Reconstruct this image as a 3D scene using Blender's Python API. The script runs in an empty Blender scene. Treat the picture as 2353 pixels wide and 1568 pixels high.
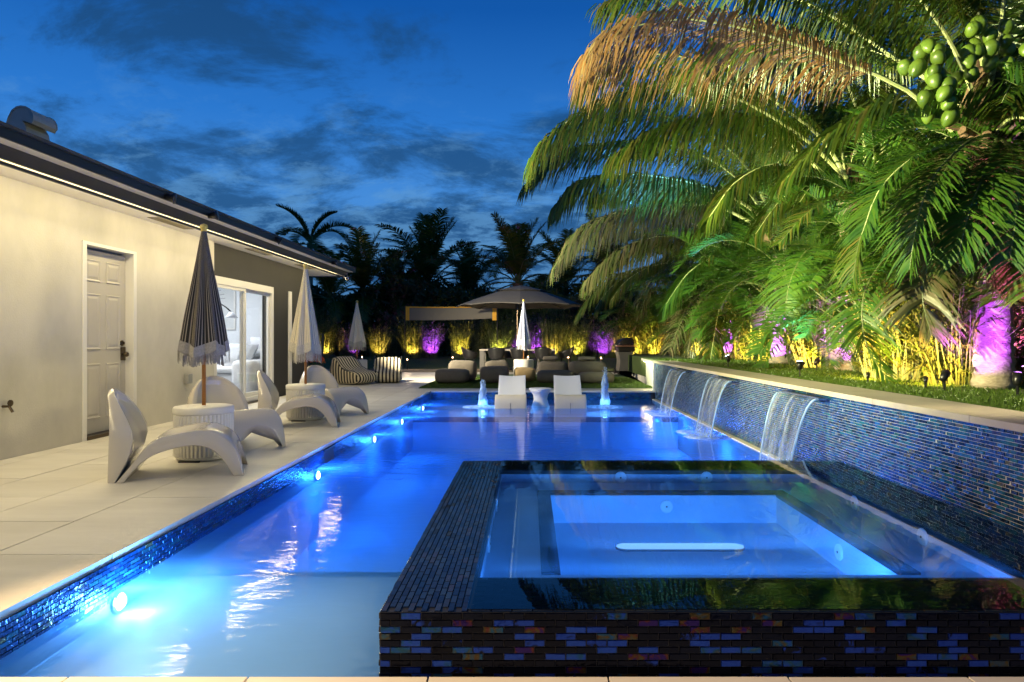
import bpy, math, random
from mathutils import Vector, Matrix, noise

RND = random.Random(11)
SC = bpy.context.scene
COL = SC.collection
PI = math.pi
V = Vector

# ------------------------------------------------------------------ camera, sky, exposure
CAMZ = 1.06
F = 1540.0            # focal length in units of a 2353 px wide picture
cam_data = bpy.data.cameras.new('camera')
cam_data.lens = 36.0 * F / 2353.0
cam_data.sensor_width = 36.0
cam_data.shift_x = -41.5 / 2353.0
cam_data.shift_y = -3.0 / 2353.0
cam_data.clip_start = 0.05
cam_data.clip_end = 3000.0
cam = bpy.data.objects.new('camera', cam_data)
cam.location = (0, 0, CAMZ)
cam.rotation_euler = (PI / 2, 0, 0)
COL.objects.link(cam)
SC.camera = cam

SC.view_settings.view_transform = 'Standard'
SC.view_settings.look = 'None'
SC.view_settings.exposure = 0.0
SC.view_settings.gamma = 1.0
SC.view_settings.use_curve_mapping = False
SC.render.engine = 'CYCLES'
SC.cycles.use_denoising = True
SC.cycles.max_bounces = 7
SC.cycles.diffuse_bounces = 3
SC.cycles.glossy_bounces = 3
SC.cycles.transmission_bounces = 4
SC.cycles.transparent_max_bounces = 12
SC.cycles.sample_clamp_indirect = 4.0
SC.cycles.sample_clamp_direct = 30.0
SC.cycles.caustics_reflective = False
SC.cycles.caustics_refractive = False


def P(px, py, Y):
    """point at depth Y seen at (px, py) of a 2353 x 1568 print of the photograph"""
    return V(((px - 1218.0) * Y / F, Y, CAMZ - (py - 781.0) * Y / F))


class NT:
    """small helper to write node trees"""
    def __init__(self, tree):
        self.t = tree
        self.t.nodes.clear()

    def n(self, typ, **kw):
        nd = self.t.nodes.new(typ)
        for k, v in kw.items():
            if k.startswith('i_'):
                key = k[2:]
                key = int(key) if key.isdigit() else key.replace('_', ' ')
                nd.inputs[key].default_value = v
            else:
                setattr(nd, k, v)
        return nd

    def l(self, a, b):
        self.t.links.new(a, b)

    def math(self, op, a, b=None, clamp=False):
        nd = self.n('ShaderNodeMath', operation=op, use_clamp=clamp)
        for i, x in enumerate((a, b)):
            if x is None:
                continue
            if isinstance(x, (int, float)):
                nd.inputs[i].default_value = x
            else:
                self.l(x, nd.inputs[i])
        return nd.outputs[0]

    def ramp(self, fac, stops, interp='LINEAR'):
        nd = self.n('ShaderNodeValToRGB')
        cr = nd.color_ramp
        cr.interpolation = interp
        while len(cr.elements) < len(stops):
            cr.elements.new(0.5)
        for e, (p, c) in zip(cr.elements, stops):
            e.position = p
            e.color = (c[0], c[1], c[2], 1)
        self.l(fac, nd.inputs[0])
        return nd.outputs[0]

    def mix(self, fac, a, b, mode='MIX'):
        nd = self.n('ShaderNodeMix', data_type='RGBA', blend_type=mode)
        for i, x in ((0, fac), (6, a), (7, b)):
            if isinstance(x, (int, float)):
                nd.inputs[i].default_value = x
            elif isinstance(x, (tuple, list)):
                nd.inputs[i].default_value = (x[0], x[1], x[2], 1)
            else:
                self.l(x, nd.inputs[i])
        return nd.outputs[2]


def make_world():
    w = bpy.data.worlds.new('World')
    SC.world = w
    w.use_nodes = True
    t = NT(w.node_tree)
    out = t.n('ShaderNodeOutputWorld')
    bg = t.n('ShaderNodeBackground')
    tc = t.n('ShaderNodeTexCoord')
    nrm = t.n('ShaderNodeVectorMath', operation='NORMALIZE')
    t.l(tc.outputs['Generated'], nrm.inputs[0])
    sep = t.n('ShaderNodeSeparateXYZ')
    t.l(nrm.outputs[0], sep.inputs[0])
    z = t.math('MAXIMUM', sep.outputs['Z'], 0.0)
    # dusk sky: the Nishita sky after sunset, tinted, gives the slow change round the horizon
    sky = t.n('ShaderNodeTexSky', sky_type='NISHITA')
    sky.sun_disc = False
    sky.sun_elevation = math.radians(-2.0)
    sky.sun_rotation = math.radians(180)
    grad = t.ramp(z, [(0.0, (0.030, 0.12, 0.30)), (0.10, (0.055, 0.22, 0.56)), (0.20, (0.058, 0.27, 0.72)),
                      (0.30, (0.020, 0.19, 0.64)), (0.44, (0.0022, 0.095, 0.41)), (0.75, (0.0016, 0.06, 0.25)),
                      (1.0, (0.0012, 0.045, 0.18))])
    base = t.mix(0.03, grad, sky.outputs[0])
    # clouds on a flat layer high above
    zz = t.math('ADD', z, 0.30)
    cx = t.math('DIVIDE', sep.outputs['X'], zz)
    cy = t.math('DIVIDE', sep.outputs['Y'], zz)
    comb = t.n('ShaderNodeCombineXYZ')
    t.l(cx, comb.inputs[0])
    t.l(cy, comb.inputs[1])
    mp = t.n('ShaderNodeMapping')
    mp.inputs['Location'].default_value = (3.7, 1.3, 0)
    mp.inputs['Scale'].default_value = (1.0, 1.3, 1)
    t.l(comb.outputs[0], mp.inputs[0])
    n1 = t.n('ShaderNodeTexNoise', i_Scale=2.3, i_Detail=11.0, i_Roughness=0.66, i_Distortion=0.35)
    t.l(mp.outputs[0], n1.inputs['Vector'])
    n2 = t.n('ShaderNodeTexNoise', i_Scale=6.0, i_Detail=10.0, i_Roughness=0.70, i_Distortion=0.2)
    t.l(mp.outputs[0], n2.inputs['Vector'])
    cover = t.ramp(z, [(0.0, (0.17,) * 3), (0.15, (0.16,) * 3), (0.24, (0.05,) * 3), (0.33, (-0.13,) * 3), (0.42, (-.22,) * 3), (0.6, (-.28,) * 3)])
    s = t.math('ADD', n1.outputs[0], cover)
    dark = t.ramp(s, [(0.47, (0,) * 3), (0.64, (1,) * 3)], 'EASE')
    c1 = t.mix(t.math('MULTIPLY', dark, 0.78), base, (0.012, 0.062, 0.165))
    s2 = t.math('ADD', n2.outputs[0], t.math('MULTIPLY', cover, 0.55))
    lite = t.ramp(s2, [(0.50, (0,) * 3), (0.68, (1,) * 3)], 'EASE')
    lowz = t.ramp(z, [(0.02, (0.5,) * 3), (0.12, (1,) * 3), (0.24, (.55,) * 3), (0.36, (0,) * 3)])
    c2 = t.mix(t.math('MULTIPLY', t.math('MULTIPLY', lite, lowz), 0.75), c1, (0.12, 0.33, 0.64))
    t.l(c2, bg.inputs[0])
    bg.inputs[1].default_value = 1.0
    t.l(bg.outputs[0], out.inputs[0])


make_world()

# ------------------------------------------------------------------ materials
MATS = {}


def mat(name, c1, c2=None, scale=4.0, rough=0.5, metal=0.0, bump=0.0, bscale=60.0, stretch=(1, 1, 1),
        emit=None, emit_s=0.0, spec=0.5, coat=0.0, lo=0.35, hi=0.65, coords='pos', rand=0.0):
    m = bpy.data.materials.new(name)
    m.use_nodes = True
    t = NT(m.node_tree)
    out = t.n('ShaderNodeOutputMaterial')
    b = t.n('ShaderNodeBsdfPrincipled')
    t.l(b.outputs[0], out.inputs[0])
    b.inputs['Base Color'].default_value = (*c1, 1)
    b.inputs['Roughness'].default_value = rough
    b.inputs['Metallic'].default_value = metal
    b.inputs['Specular IOR Level'].default_value = spec
    b.inputs['Coat Weight'].default_value = coat
    if emit:
        b.inputs['Emission Color'].default_value = (*emit, 1)
        b.inputs['Emission Strength'].default_value = emit_s
    if coords == 'pos':
        src = t.n('ShaderNodeNewGeometry').outputs['Position']
    else:
        src = t.n('ShaderNodeTexCoord').outputs['Object']
    mp = t.n('ShaderNodeMapping')
    mp.inputs['Scale'].default_value = stretch
    t.l(src, mp.inputs[0])
    col = None
    if c2:
        ns = t.n('ShaderNodeTexNoise', i_Scale=scale, i_Detail=6.0, i_Roughness=0.6)
        t.l(mp.outputs[0], ns.inputs['Vector'])
        col = t.ramp(ns.outputs[0], [(lo, c1), (hi, c2)])
        t.l(col, b.inputs['Base Color'])
    if rand:
        oi = t.n('ShaderNodeObjectInfo')
        hs = t.n('ShaderNodeHueSaturation')
        val = t.math('ADD', t.math('MULTIPLY', oi.outputs['Random'], rand), 1.0 - rand / 2)
        t.l(val, hs.inputs['Value'])
        if col:
            t.l(col, hs.inputs['Color'])
        else:
            hs.inputs['Color'].default_value = (*c1, 1)
        t.l(hs.outputs[0], b.inputs['Base Color'])
    if bump:
        nb = t.n('ShaderNodeTexNoise', i_Scale=bscale, i_Detail=4.0)
        t.l(mp.outputs[0], nb.inputs['Vector'])
        bp = t.n('ShaderNodeBump', i_Strength=bump, i_Distance=0.02)
        t.l(nb.outputs[0], bp.inputs['Height'])
        t.l(bp.outputs[0], b.inputs['Normal'])
    MATS[name] = m
    return m


def leaf_mat(name, cols, trans=0.35, gloss=0.10, rough=0.35):
    """leaf blade: every leaflet its own hue, light passes through"""
    m = bpy.data.materials.new(name)
    m.use_nodes = True
    t = NT(m.node_tree)
    out = t.n('ShaderNodeOutputMaterial')
    geo = t.n('ShaderNodeNewGeometry')
    oi = t.n('ShaderNodeObjectInfo')
    r = t.math('FRACT', t.math('ADD', geo.outputs['Random Per Island'], t.math('MULTIPLY', oi.outputs['Random'], 0.35)))
    stops = [(i / (len(cols) - 1), c) for i, c in enumerate(cols)]
    col = t.ramp(r, stops)
    d = t.n('ShaderNodeBsdfDiffuse')
    tr = t.n('ShaderNodeBsdfTranslucent')
    g = t.n('ShaderNodeBsdfGlossy')
    g.inputs['Roughness'].default_value = rough
    t.l(col, d.inputs[0])
    t.l(col, tr.inputs[0])
    m1 = t.n('ShaderNodeMixShader')
    m1.inputs[0].default_value = trans
    t.l(d.outputs[0], m1.inputs[1])
    t.l(tr.outputs[0], m1.inputs[2])
    m2 = t.n('ShaderNodeMixShader')
    m2.inputs[0].default_value = gloss
    g.inputs[0].default_value = (0.5, 0.55, 0.5, 1)
    t.l(m1.outputs[0], m2.inputs[1])
    t.l(g.outputs[0], m2.inputs[2])
    t.l(m2.outputs[0], out.inputs[0])
    MATS[name] = m
    return m


def tile_mat(name, stops, rough=0.13, metal=0.55, bump=0.25, spec=0.6):
    """iridescent glass mosaic: one colour per tile with a cloudy shift inside the tile"""
    m = bpy.data.materials.new(name)
    m.use_nodes = True
    t = NT(m.node_tree)
    out = t.n('ShaderNodeOutputMaterial')
    b = t.n('ShaderNodeBsdfPrincipled')
    geo = t.n('ShaderNodeNewGeometry')
    oi = t.n('ShaderNodeObjectInfo')
    ns = t.n('ShaderNodeTexNoise', i_Scale=22.0, i_Detail=3.0, i_Distortion=1.5)
    t.l(geo.outputs['Position'], ns.inputs['Vector'])
    sh = t.math('MULTIPLY', t.math('SUBTRACT', ns.outputs[0], 0.5), 0.30)
    r = t.math('FRACT', t.math('ADD', geo.outputs['Random Per Island'], oi.outputs['Random']))
    r = t.math('ADD', r, sh, True)
    col = t.ramp(r, stops)
    t.l(col, b.inputs['Base Color'])
    b.inputs['Metallic'].default_value = metal
    b.inputs['Roughness'].default_value = rough
    b.inputs['Specular IOR Level'].default_value = spec
    nb = t.n('ShaderNodeTexNoise', i_Scale=48.0, i_Detail=3.0, i_Distortion=0.8)
    t.l(geo.outputs['Position'], nb.inputs['Vector'])
    bp = t.n('ShaderNodeBump', i_Strength=bump, i_Distance=0.01)
    t.l(nb.outputs[0], bp.inputs['Height'])
    t.l(bp.outputs[0], b.inputs['Normal'])
    t.l(b.outputs[0], out.inputs[0])
    MATS[name] = m
    return m


def water_mat(name, tint, haze_col, haze, rough, bump, bscale, stretch, refl=1.0):
    """water surface: Fresnel mirror over tinted clear water with a little scattering"""
    m = bpy.data.materials.new(name)
    m.use_nodes = True
    t = NT(m.node_tree)
    out = t.n('ShaderNodeOutputMaterial')
    geo = t.n('ShaderNodeNewGeometry')
    mp = t.n('ShaderNodeMapping')
    mp.inputs['Scale'].default_value = stretch
    t.l(geo.outputs['Position'], mp.inputs[0])
    nb = t.n('ShaderNodeTexNoise', i_Scale=bscale, i_Detail=3.0, i_Roughness=0.5, i_Distortion=0.4)
    t.l(mp.outputs[0], nb.inputs['Vector'])
    bp = t.n('ShaderNodeBump', i_Strength=bump, i_Distance=0.05)
    t.l(nb.outputs[0], bp.inputs['Height'])
    fr = t.n('ShaderNodeFresnel', i_IOR=1.33)
    t.l(bp.outputs[0], fr.inputs['Normal'])
    tp = t.n('ShaderNodeBsdfTransparent')
    tp.inputs[0].default_value = (*tint, 1)
    tl = t.n('ShaderNodeBsdfTranslucent')
    tl.inputs[0].default_value = (*haze_col, 1)
    gl = t.n('ShaderNodeBsdfGlossy')
    gl.inputs['Roughness'].default_value = rough
    gl.inputs[0].default_value = (1, 1, 1, 1)
    t.l(bp.outputs[0], gl.inputs['Normal'])
    m1 = t.n('ShaderNodeMixShader')
    m1.inputs[0].default_value = haze
    t.l(tp.outputs[0], m1.inputs[1])
    t.l(tl.outputs[0], m1.inputs[2])
    m2 = t.n('ShaderNodeMixShader')
    t.l(t.math('MULTIPLY', fr.outputs[0], refl, True), m2.inputs[0])
    t.l(m1.outputs[0], m2.inputs[1])
    t.l(gl.outputs[0], m2.inputs[2])
    t.l(m2.outputs[0], out.inputs[0])
    MATS[name] = m
    return m


def spray_mat(name, col, clear, stretch, lo=0.4, hi=0.7, gloss=0.15):
    """moving water: clear film with white streaks"""
    m = bpy.data.materials.new(name)
    m.use_nodes = True
    t = NT(m.node_tree)
    out = t.n('ShaderNodeOutputMaterial')
    geo = t.n('ShaderNodeNewGeometry')
    mp = t.n('ShaderNodeMapping')
    mp.inputs['Scale'].default_value = stretch
    t.l(geo.outputs['Position'], mp.inputs[0])
    ns = t.n('ShaderNodeTexNoise', i_Scale=1.0, i_Detail=4.0, i_Roughness=0.6)
    t.l(mp.outputs[0], ns.inputs['Vector'])
    f = t.ramp(ns.outputs[0], [(lo, (1 - clear,) * 3), (hi, (1,) * 3)])
    tp = t.n('ShaderNodeBsdfTransparent')
    tl = t.n('ShaderNodeBsdfTranslucent')
    tl.inputs[0].default_value = (*col, 1)
    df = t.n('ShaderNodeBsdfDiffuse')
    df.inputs[0].default_value = (*col, 1)
    m0 = t.n('ShaderNodeMixShader')
    m0.inputs[0].default_value = 0.5
    t.l(tl.outputs[0], m0.inputs[1])
    t.l(df.outputs[0], m0.inputs[2])
    m1 = t.n('ShaderNodeMixShader')
    t.l(f, m1.inputs[0])
    t.l(tp.outputs[0], m1.inputs[1])
    t.l(m0.outputs[0], m1.inputs[2])
    gl = t.n('ShaderNodeBsdfGlossy')
    gl.inputs['Roughness'].default_value = 0.12
    m2 = t.n('ShaderNodeMixShader')
    m2.inputs[0].default_value = gloss
    t.l(m1.outputs[0], m2.inputs[1])
    t.l(gl.outputs[0], m2.inputs[2])
    t.l(m2.outputs[0], out.inputs[0])
    MATS[name] = m
    return m


def stripe_mat(name, ca, cb, freq, duty, use_attr=True, rough=0.85):
    m = bpy.data.materials.new(name)
    m.use_nodes = True
    t = NT(m.node_tree)
    out = t.n('ShaderNodeOutputMaterial')
    b = t.n('ShaderNodeBsdfPrincipled')
    b.inputs['Roughness'].default_value = rough
    if use_attr:
        a = t.n('ShaderNodeAttribute', attribute_name='su')
        u = a.outputs['Fac']
    else:
        tc = t.n('ShaderNodeTexCoord')
        sp = t.n('ShaderNodeSeparateXYZ')
        t.l(tc.outputs['Object'], sp.inputs[0])
        gn = t.n('ShaderNodeSeparateXYZ')
        t.l(tc.outputs['Normal'], gn.inputs[0])
        side = t.math('GREATER_THAN', t.math('ABSOLUTE', gn.outputs['Y']), 0.72)
        u = t.math('ADD', t.math('MULTIPLY', sp.outputs['Y'], t.math('SUBTRACT', 1.0, side)), t.math('MULTIPLY', sp.outputs['X'], side))
    fr = t.math('FRACT', t.math('MULTIPLY', u, freq))
    k = t.math('GREATER_THAN', fr, duty)
    col = t.mix(k, ca, cb)
    t.l(col, b.inputs['Base Color'])
    nb = t.n('ShaderNodeTexNoise', i_Scale=400.0, i_Detail=2.0)
    bp = t.n('ShaderNodeBump', i_Strength=0.15, i_Distance=0.005)
    t.l(nb.outputs[0], bp.inputs['Height'])
    t.l(bp.outputs[0], b.inputs['Normal'])
    t.l(b.outputs[0], out.inputs[0])
    MATS[name] = m
    return m


def emit_mat(name, col, s):
    m = bpy.data.materials.new(name)
    m.use_nodes = True
    t = NT(m.node_tree)
    out = t.n('ShaderNodeOutputMaterial')
    e = t.n('ShaderNodeEmission')
    e.inputs[0].default_value = (*col, 1)
    e.inputs[1].default_value = s
    t.l(e.outputs[0], out.inputs[0])
    MATS[name] = m
    return m


# ground and building
mat('stone', (0.72, 0.69, 0.62), (0.56, 0.53, 0.47), 2.2, 0.38, bump=0.04, bscale=30, stretch=(0.5, 1.6, 1), lo=0.3, hi=0.75, rand=0.17)
mat('coping_tan', (0.40, 0.355, 0.27), (0.33, 0.29, 0.22), 3.0, 0.5)
mat('joint', (0.16, 0.15, 0.13), rough=0.9)
mat('stucco', (0.60, 0.57, 0.49), (0.45, 0.43, 0.37), 1.1, 0.75, bump=0.14, bscale=70, stretch=(1, 1.2, 0.8), lo=0.40, hi=0.74)  # blotches put mottled frond shadows into the paint colour
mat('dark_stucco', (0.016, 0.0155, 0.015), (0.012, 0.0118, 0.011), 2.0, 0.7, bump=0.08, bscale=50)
mat('soffit_paint', (0.84, 0.80, 0.72), rough=0.6)
mat('fascia', (0.035, 0.033, 0.032), (0.05, 0.047, 0.045), 3.0, 0.5)
mat('gutter', (0.018, 0.017, 0.017), rough=0.35)
mat('roof_felt', (0.05, 0.05, 0.05), (0.08, 0.08, 0.08), 5, 0.9, bump=0.3, bscale=80)
mat('sheet_metal', (0.42, 0.42, 0.40), (0.33, 0.33, 0.32), 4.0, 0.5, 0.4)
mat('vent_slot', (0.20, 0.17, 0.11), rough=0.7)
mat('door_paint', (0.50, 0.47, 0.41), (0.46, 0.43, 0.38), 3.0, 0.45)
mat('frame_white', (0.74, 0.72, 0.67), rough=0.35)
mat('bronze', (0.10, 0.075, 0.05), rough=0.3, metal=0.9)
mat('chrome', (0.6, 0.6, 0.6), rough=0.18, metal=1.0)
mat('interior_white', (0.80, 0.82, 0.84), rough=0.6)
mat('interior_floor', (0.42, 0.42, 0.42), rough=0.2)
mat('sofa_cloth', (0.72, 0.73, 0.74), (0.64, 0.65, 0.67), 12, 0.9, bump=0.15, bscale=200)
mat('cushion_grey', (0.36, 0.37, 0.38), rough=0.9)
mat('art_paper', (0.62, 0.63, 0.62), rough=0.7)
mat('art_ink', (0.13, 0.13, 0.13), rough=0.7)
mat('black_metal', (0.012, 0.012, 0.012), rough=0.35, metal=0.4)
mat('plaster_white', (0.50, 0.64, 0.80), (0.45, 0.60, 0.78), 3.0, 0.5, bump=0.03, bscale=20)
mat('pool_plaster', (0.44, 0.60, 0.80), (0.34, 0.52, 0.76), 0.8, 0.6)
mat('shelf_plaster', (0.80, 0.77, 0.72), (0.70, 0.67, 0.63), 1.2, 0.5)
mat('grout_dark', (0.006, 0.007, 0.010), rough=0.5)
mat('grout_pale', (0.38, 0.36, 0.32), rough=0.8)
mat('retaining_paint', (0.62, 0.60, 0.53), (0.52, 0.50, 0.44), 2.0, 0.7)
mat('grass_soil', (0.050, 0.085, 0.012), (0.032, 0.055, 0.009), 9.0, 0.95, bump=0.8, bscale=140)
mat('mulch', (0.035, 0.025, 0.016), (0.06, 0.045, 0.03), 14, 0.95, bump=0.8, bscale=60)
mat('gravel_mat', (0.30, 0.24, 0.15), (0.16, 0.13, 0.08), 26, 0.95, bump=0.8, bscale=70)
mat('turf', (0.040, 0.095, 0.016), (0.026, 0.066, 0.011), 30.0, 0.9, bump=0.7, bscale=240)
# furniture
mat('glossy_shell', (0.54, 0.50, 0.44), rough=0.16, spec=0.5, coat=0.35)
mat('drum_white', (0.68, 0.66, 0.61), rough=0.4)
mat('wood_pole', (0.40, 0.17, 0.035), (0.30, 0.12, 0.025), 30, 0.4, stretch=(1, 1, .1))
mat('finial', (0.55, 0.42, 0.10), rough=0.35)
mat('fringe', (0.60, 0.57, 0.48), (0.46, 0.43, 0.36), 60, 0.95)
mat('fringe_grey', (0.34, 0.32, 0.31), (0.25, 0.24, 0.23), 60, 0.95)
mat('taupe_cloth', (0.12, 0.105, 0.083), (0.10, 0.088, 0.07), 9, 0.95, bump=0.25, bscale=180)
mat('tan_cloth', (0.34, 0.25, 0.12), (0.29, 0.21, 0.10), 9, 0.95, bump=0.25, bscale=180)
mat('canopy_grey', (0.115, 0.108, 0.098), (0.095, 0.09, 0.082), 4, 0.9, bump=0.1, bscale=120)
mat('charcoal_plastic', (0.020, 0.020, 0.021), rough=0.35)
mat('table_grey', (0.12, 0.115, 0.105), rough=0.5)
mat('table_wood', (0.55, 0.48, 0.40), rough=0.4)
mat('resin_white', (0.72, 0.74, 0.78), rough=0.4)
mat('jet_white', (0.92, 0.93, 0.95), rough=0.3)
mat('resin_cream', (0.62, 0.57, 0.44), rough=0.4)
mat('net_orange', (0.70, 0.36, 0.03), rough=0.8)
mat('pot_dark', (0.03, 0.03, 0.032), rough=0.5)
mat('grill_black', (0.018, 0.016, 0.018), rough=0.25, metal=0.3)
mat('grill_grey', (0.075, 0.073, 0.07), (0.06, 0.06, 0.058), 8, 0.55)
mat('copper_shelf', (0.40, 0.20, 0.13), rough=0.4, metal=0.3)
mat('coconut', (0.12, 0.19, 0.022), (0.075, 0.14, 0.016), 7, 0.35, rand=0.5)
mat('petiole', (0.42, 0.46, 0.22), (0.34, 0.40, 0.15), 5, 0.45)
mat('petiole_dark', (0.10, 0.13, 0.04), rough=0.5)
mat('trunk', (0.30, 0.25, 0.19), (0.18, 0.145, 0.10), 9, 0.9, bump=0.7, bscale=28, stretch=(1, 1, 3))
mat('fibre', (0.16, 0.10, 0.055), (0.09, 0.055, 0.03), 20, 0.95, bump=0.6, bscale=50)
leaf_mat('leaf_palm', [(0.022, 0.062, 0.006), (0.05, 0.105, 0.008), (0.085, 0.12, 0.010), (0.035, 0.085, 0.018), (0.13, 0.12, 0.022), (0.03, 0.075, 0.008)], gloss=.07)
leaf_mat('leaf_dry', [(0.26, 0.12, 0.03), (0.32, 0.19, 0.07), (0.18, 0.10, 0.045), (0.30, 0.24, 0.10)], 0.25)
leaf_mat('leaf_hang', [(0.10, 0.075, 0.035), (0.055, 0.08, 0.018), (0.13, 0.095, 0.05), (0.05, 0.075, 0.014)], 0.3)
leaf_mat('leaf_areca', [(0.022, 0.085, 0.010), (0.045, 0.125, 0.010), (0.07, 0.14, 0.012), (0.030, 0.10, 0.022)])
leaf_mat('leaf_reed', [(0.075, 0.10, 0.014), (0.05, 0.085, 0.010), (0.13, 0.115, 0.025), (0.045, 0.08, 0.010), (0.06, 0.095, 0.012)], 0.4)
leaf_mat('leaf_croton', [(0.15, 0.02, 0.02), (0.20, 0.05, 0.02), (0.12, 0.02, 0.05), (0.10, 0.06, 0.02)], 0.4)
leaf_mat('leaf_dark', [(0.024, 0.046, 0.012), (0.036, 0.058, 0.014), (0.026, 0.050, 0.016), (0.05, 0.062, 0.018)], 0.2, 0.05)
leaf_mat('leaf_grey', [(0.12, 0.11, 0.12), (0.08, 0.075, 0.09), (0.15, 0.12, 0.14), (0.10, 0.10, 0.09)], 0.3)
leaf_mat('leaf_grass', [(0.050, 0.10, 0.012), (0.075, 0.12, 0.016), (0.058, 0.105, 0.012)], 0.3, 0.04)
leaf_mat('petal', [(0.50, 0.06, 0.015), (0.60, 0.14, 0.015), (0.45, 0.03, 0.02), (0.62, 0.22, 0.03)], 0.3)
tile_mat('tile_blue', [(0.0, (0.008, 0.04, 0.12)), (0.18, (0.016, 0.12, 0.38)), (0.36, (0.006, 0.020, 0.06)), (0.50, (0.03, 0.20, 0.42)),
                       (0.64, (0.010, 0.055, 0.20)), (0.80, (0.035, 0.24, 0.28)), (0.92, (0.04, 0.06, 0.22)), (1.0, (0.20, 0.19, 0.10))], 0.15, 0.6, 0.4)
tile_mat('tile_spa', [(0.0, (0.002, 0.003, 0.008)), (0.66, (0.003, 0.006, 0.018)), (0.70, (0.012, 0.045, 0.30)), (0.84, (0.015, 0.06, 0.36)),
                      (0.90, (0.010, 0.07, 0.14)), (0.95, (0.07, 0.055, 0.015)), (0.98, (0.08, 0.018, 0.018)), (1.0, (0.025, 0.01, 0.10))], 0.10, 0.6, 0.2, spec=0.25)
tile_mat('tile_rim', [(0.0, (0.006, 0.006, 0.007)), (0.6, (0.010, 0.011, 0.014)), (0.85, (0.014, 0.02, 0.028)), (1.0, (0.02, 0.016, 0.01))], 0.10, 0.0, 0.08, spec=0.35)
water_mat('pool_water', (0.62, 0.82, 1.0), (0.18, 0.48, 1.0), 0.48, 0.06, 0.06, 4.0, (1.0, 2.6, 1), 0.8)
water_mat('spa_water', (0.46, 0.74, 1.0), (0.3, 0.6, 1.0), 0.10, 0.01, 0.008, 6.0, (1, 1, 1), 0.9)
spray_mat('fall_sheet', (0.75, 0.84, 0.95), 0.965, (3, 11, 0.55), 0.48, 0.98, 0.15)
spray_mat('jet_water', (0.55, 0.76, 1.0), 0.72, (12, 12, 2.5), 0.35, 0.62, 0.05)
stripe_mat('stripe_navy', (0.014, 0.012, 0.012), (0.30, 0.26, 0.22), 66, 0.72)
stripe_mat('stripe_cream', (0.72, 0.66, 0.50), (0.22, 0.20, 0.20), 80, 0.76)
stripe_mat('stripe_pale', (0.78, 0.73, 0.62), (0.55, 0.51, 0.45), 110, 0.70)
stripe_mat('stripe_bluewhite', (0.58, 0.60, 0.68), (0.22, 0.26, 0.42), 70, 0.62)
stripe_mat('stripe_bag', (0.66, 0.58, 0.40), (0.018, 0.016, 0.015), 11.5, 0.52, use_attr=False)
emit_mat('lamp_pool', (0.55, 0.78, 1.0), 30.0)
emit_mat('lamp_led', (1.0, 0.84, 0.48), 6.0)
emit_mat('lamp_flame', (1.0, 0.55, 0.28), 22.0)
emit_mat('lamp_yellow', (1.0, 0.72, 0.25), 20.0)
emit_mat('lamp_purple', (0.7, 0.25, 1.0), 16.0)
emit_mat('lamp_room', (0.86, 0.93, 1.0), 3.0)
emit_mat('lamp_drain', (0.55, 0.80, 1.0), 1.0)

# glass for the sliding door
gm = bpy.data.materials.new('glass')
gm.use_nodes = True
_t = NT(gm.node_tree)
_o = _t.n('ShaderNodeOutputMaterial')
_tp = _t.n('ShaderNodeBsdfTransparent')
_gl = _t.n('ShaderNodeBsdfGlossy')
_gl.inputs['Roughness'].default_value = 0.0
_lw = _t.n('ShaderNodeLayerWeight', i_Blend=0.5)
_pw = _t.math('ADD', _t.math('MULTIPLY', _t.math('POWER', _lw.outputs['Facing'], 5.0), 0.8), 0.03)
_mx = _t.n('ShaderNodeMixShader')
_t.l(_pw, _mx.inputs[0])
_t.l(_tp.outputs[0], _mx.inputs[1])
_t.l(_gl.outputs[0], _mx.inputs[2])
_t.l(_mx.outputs[0], _o.inputs[0])
MATS['glass'] = gm
# volleyball net: fine mesh seen as a veil
nm = bpy.data.materials.new('net_mesh')
nm.use_nodes = True
_t = NT(nm.node_tree)
_o = _t.n('ShaderNodeOutputMaterial')
_tp = _t.n('ShaderNodeBsdfTransparent')
_df = _t.n('ShaderNodeBsdfDiffuse')
_df.inputs[0].default_value = (0.24, 0.225, 0.19, 1)
_mx = _t.n('ShaderNodeMixShader')
_mx.inputs[0].default_value = 0.72
_t.l(_tp.outputs[0], _mx.inputs[1])
_t.l(_df.outputs[0], _mx.inputs[2])
_t.l(_mx.outputs[0], _o.inputs[0])
MATS['net_mesh'] = nm


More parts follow.
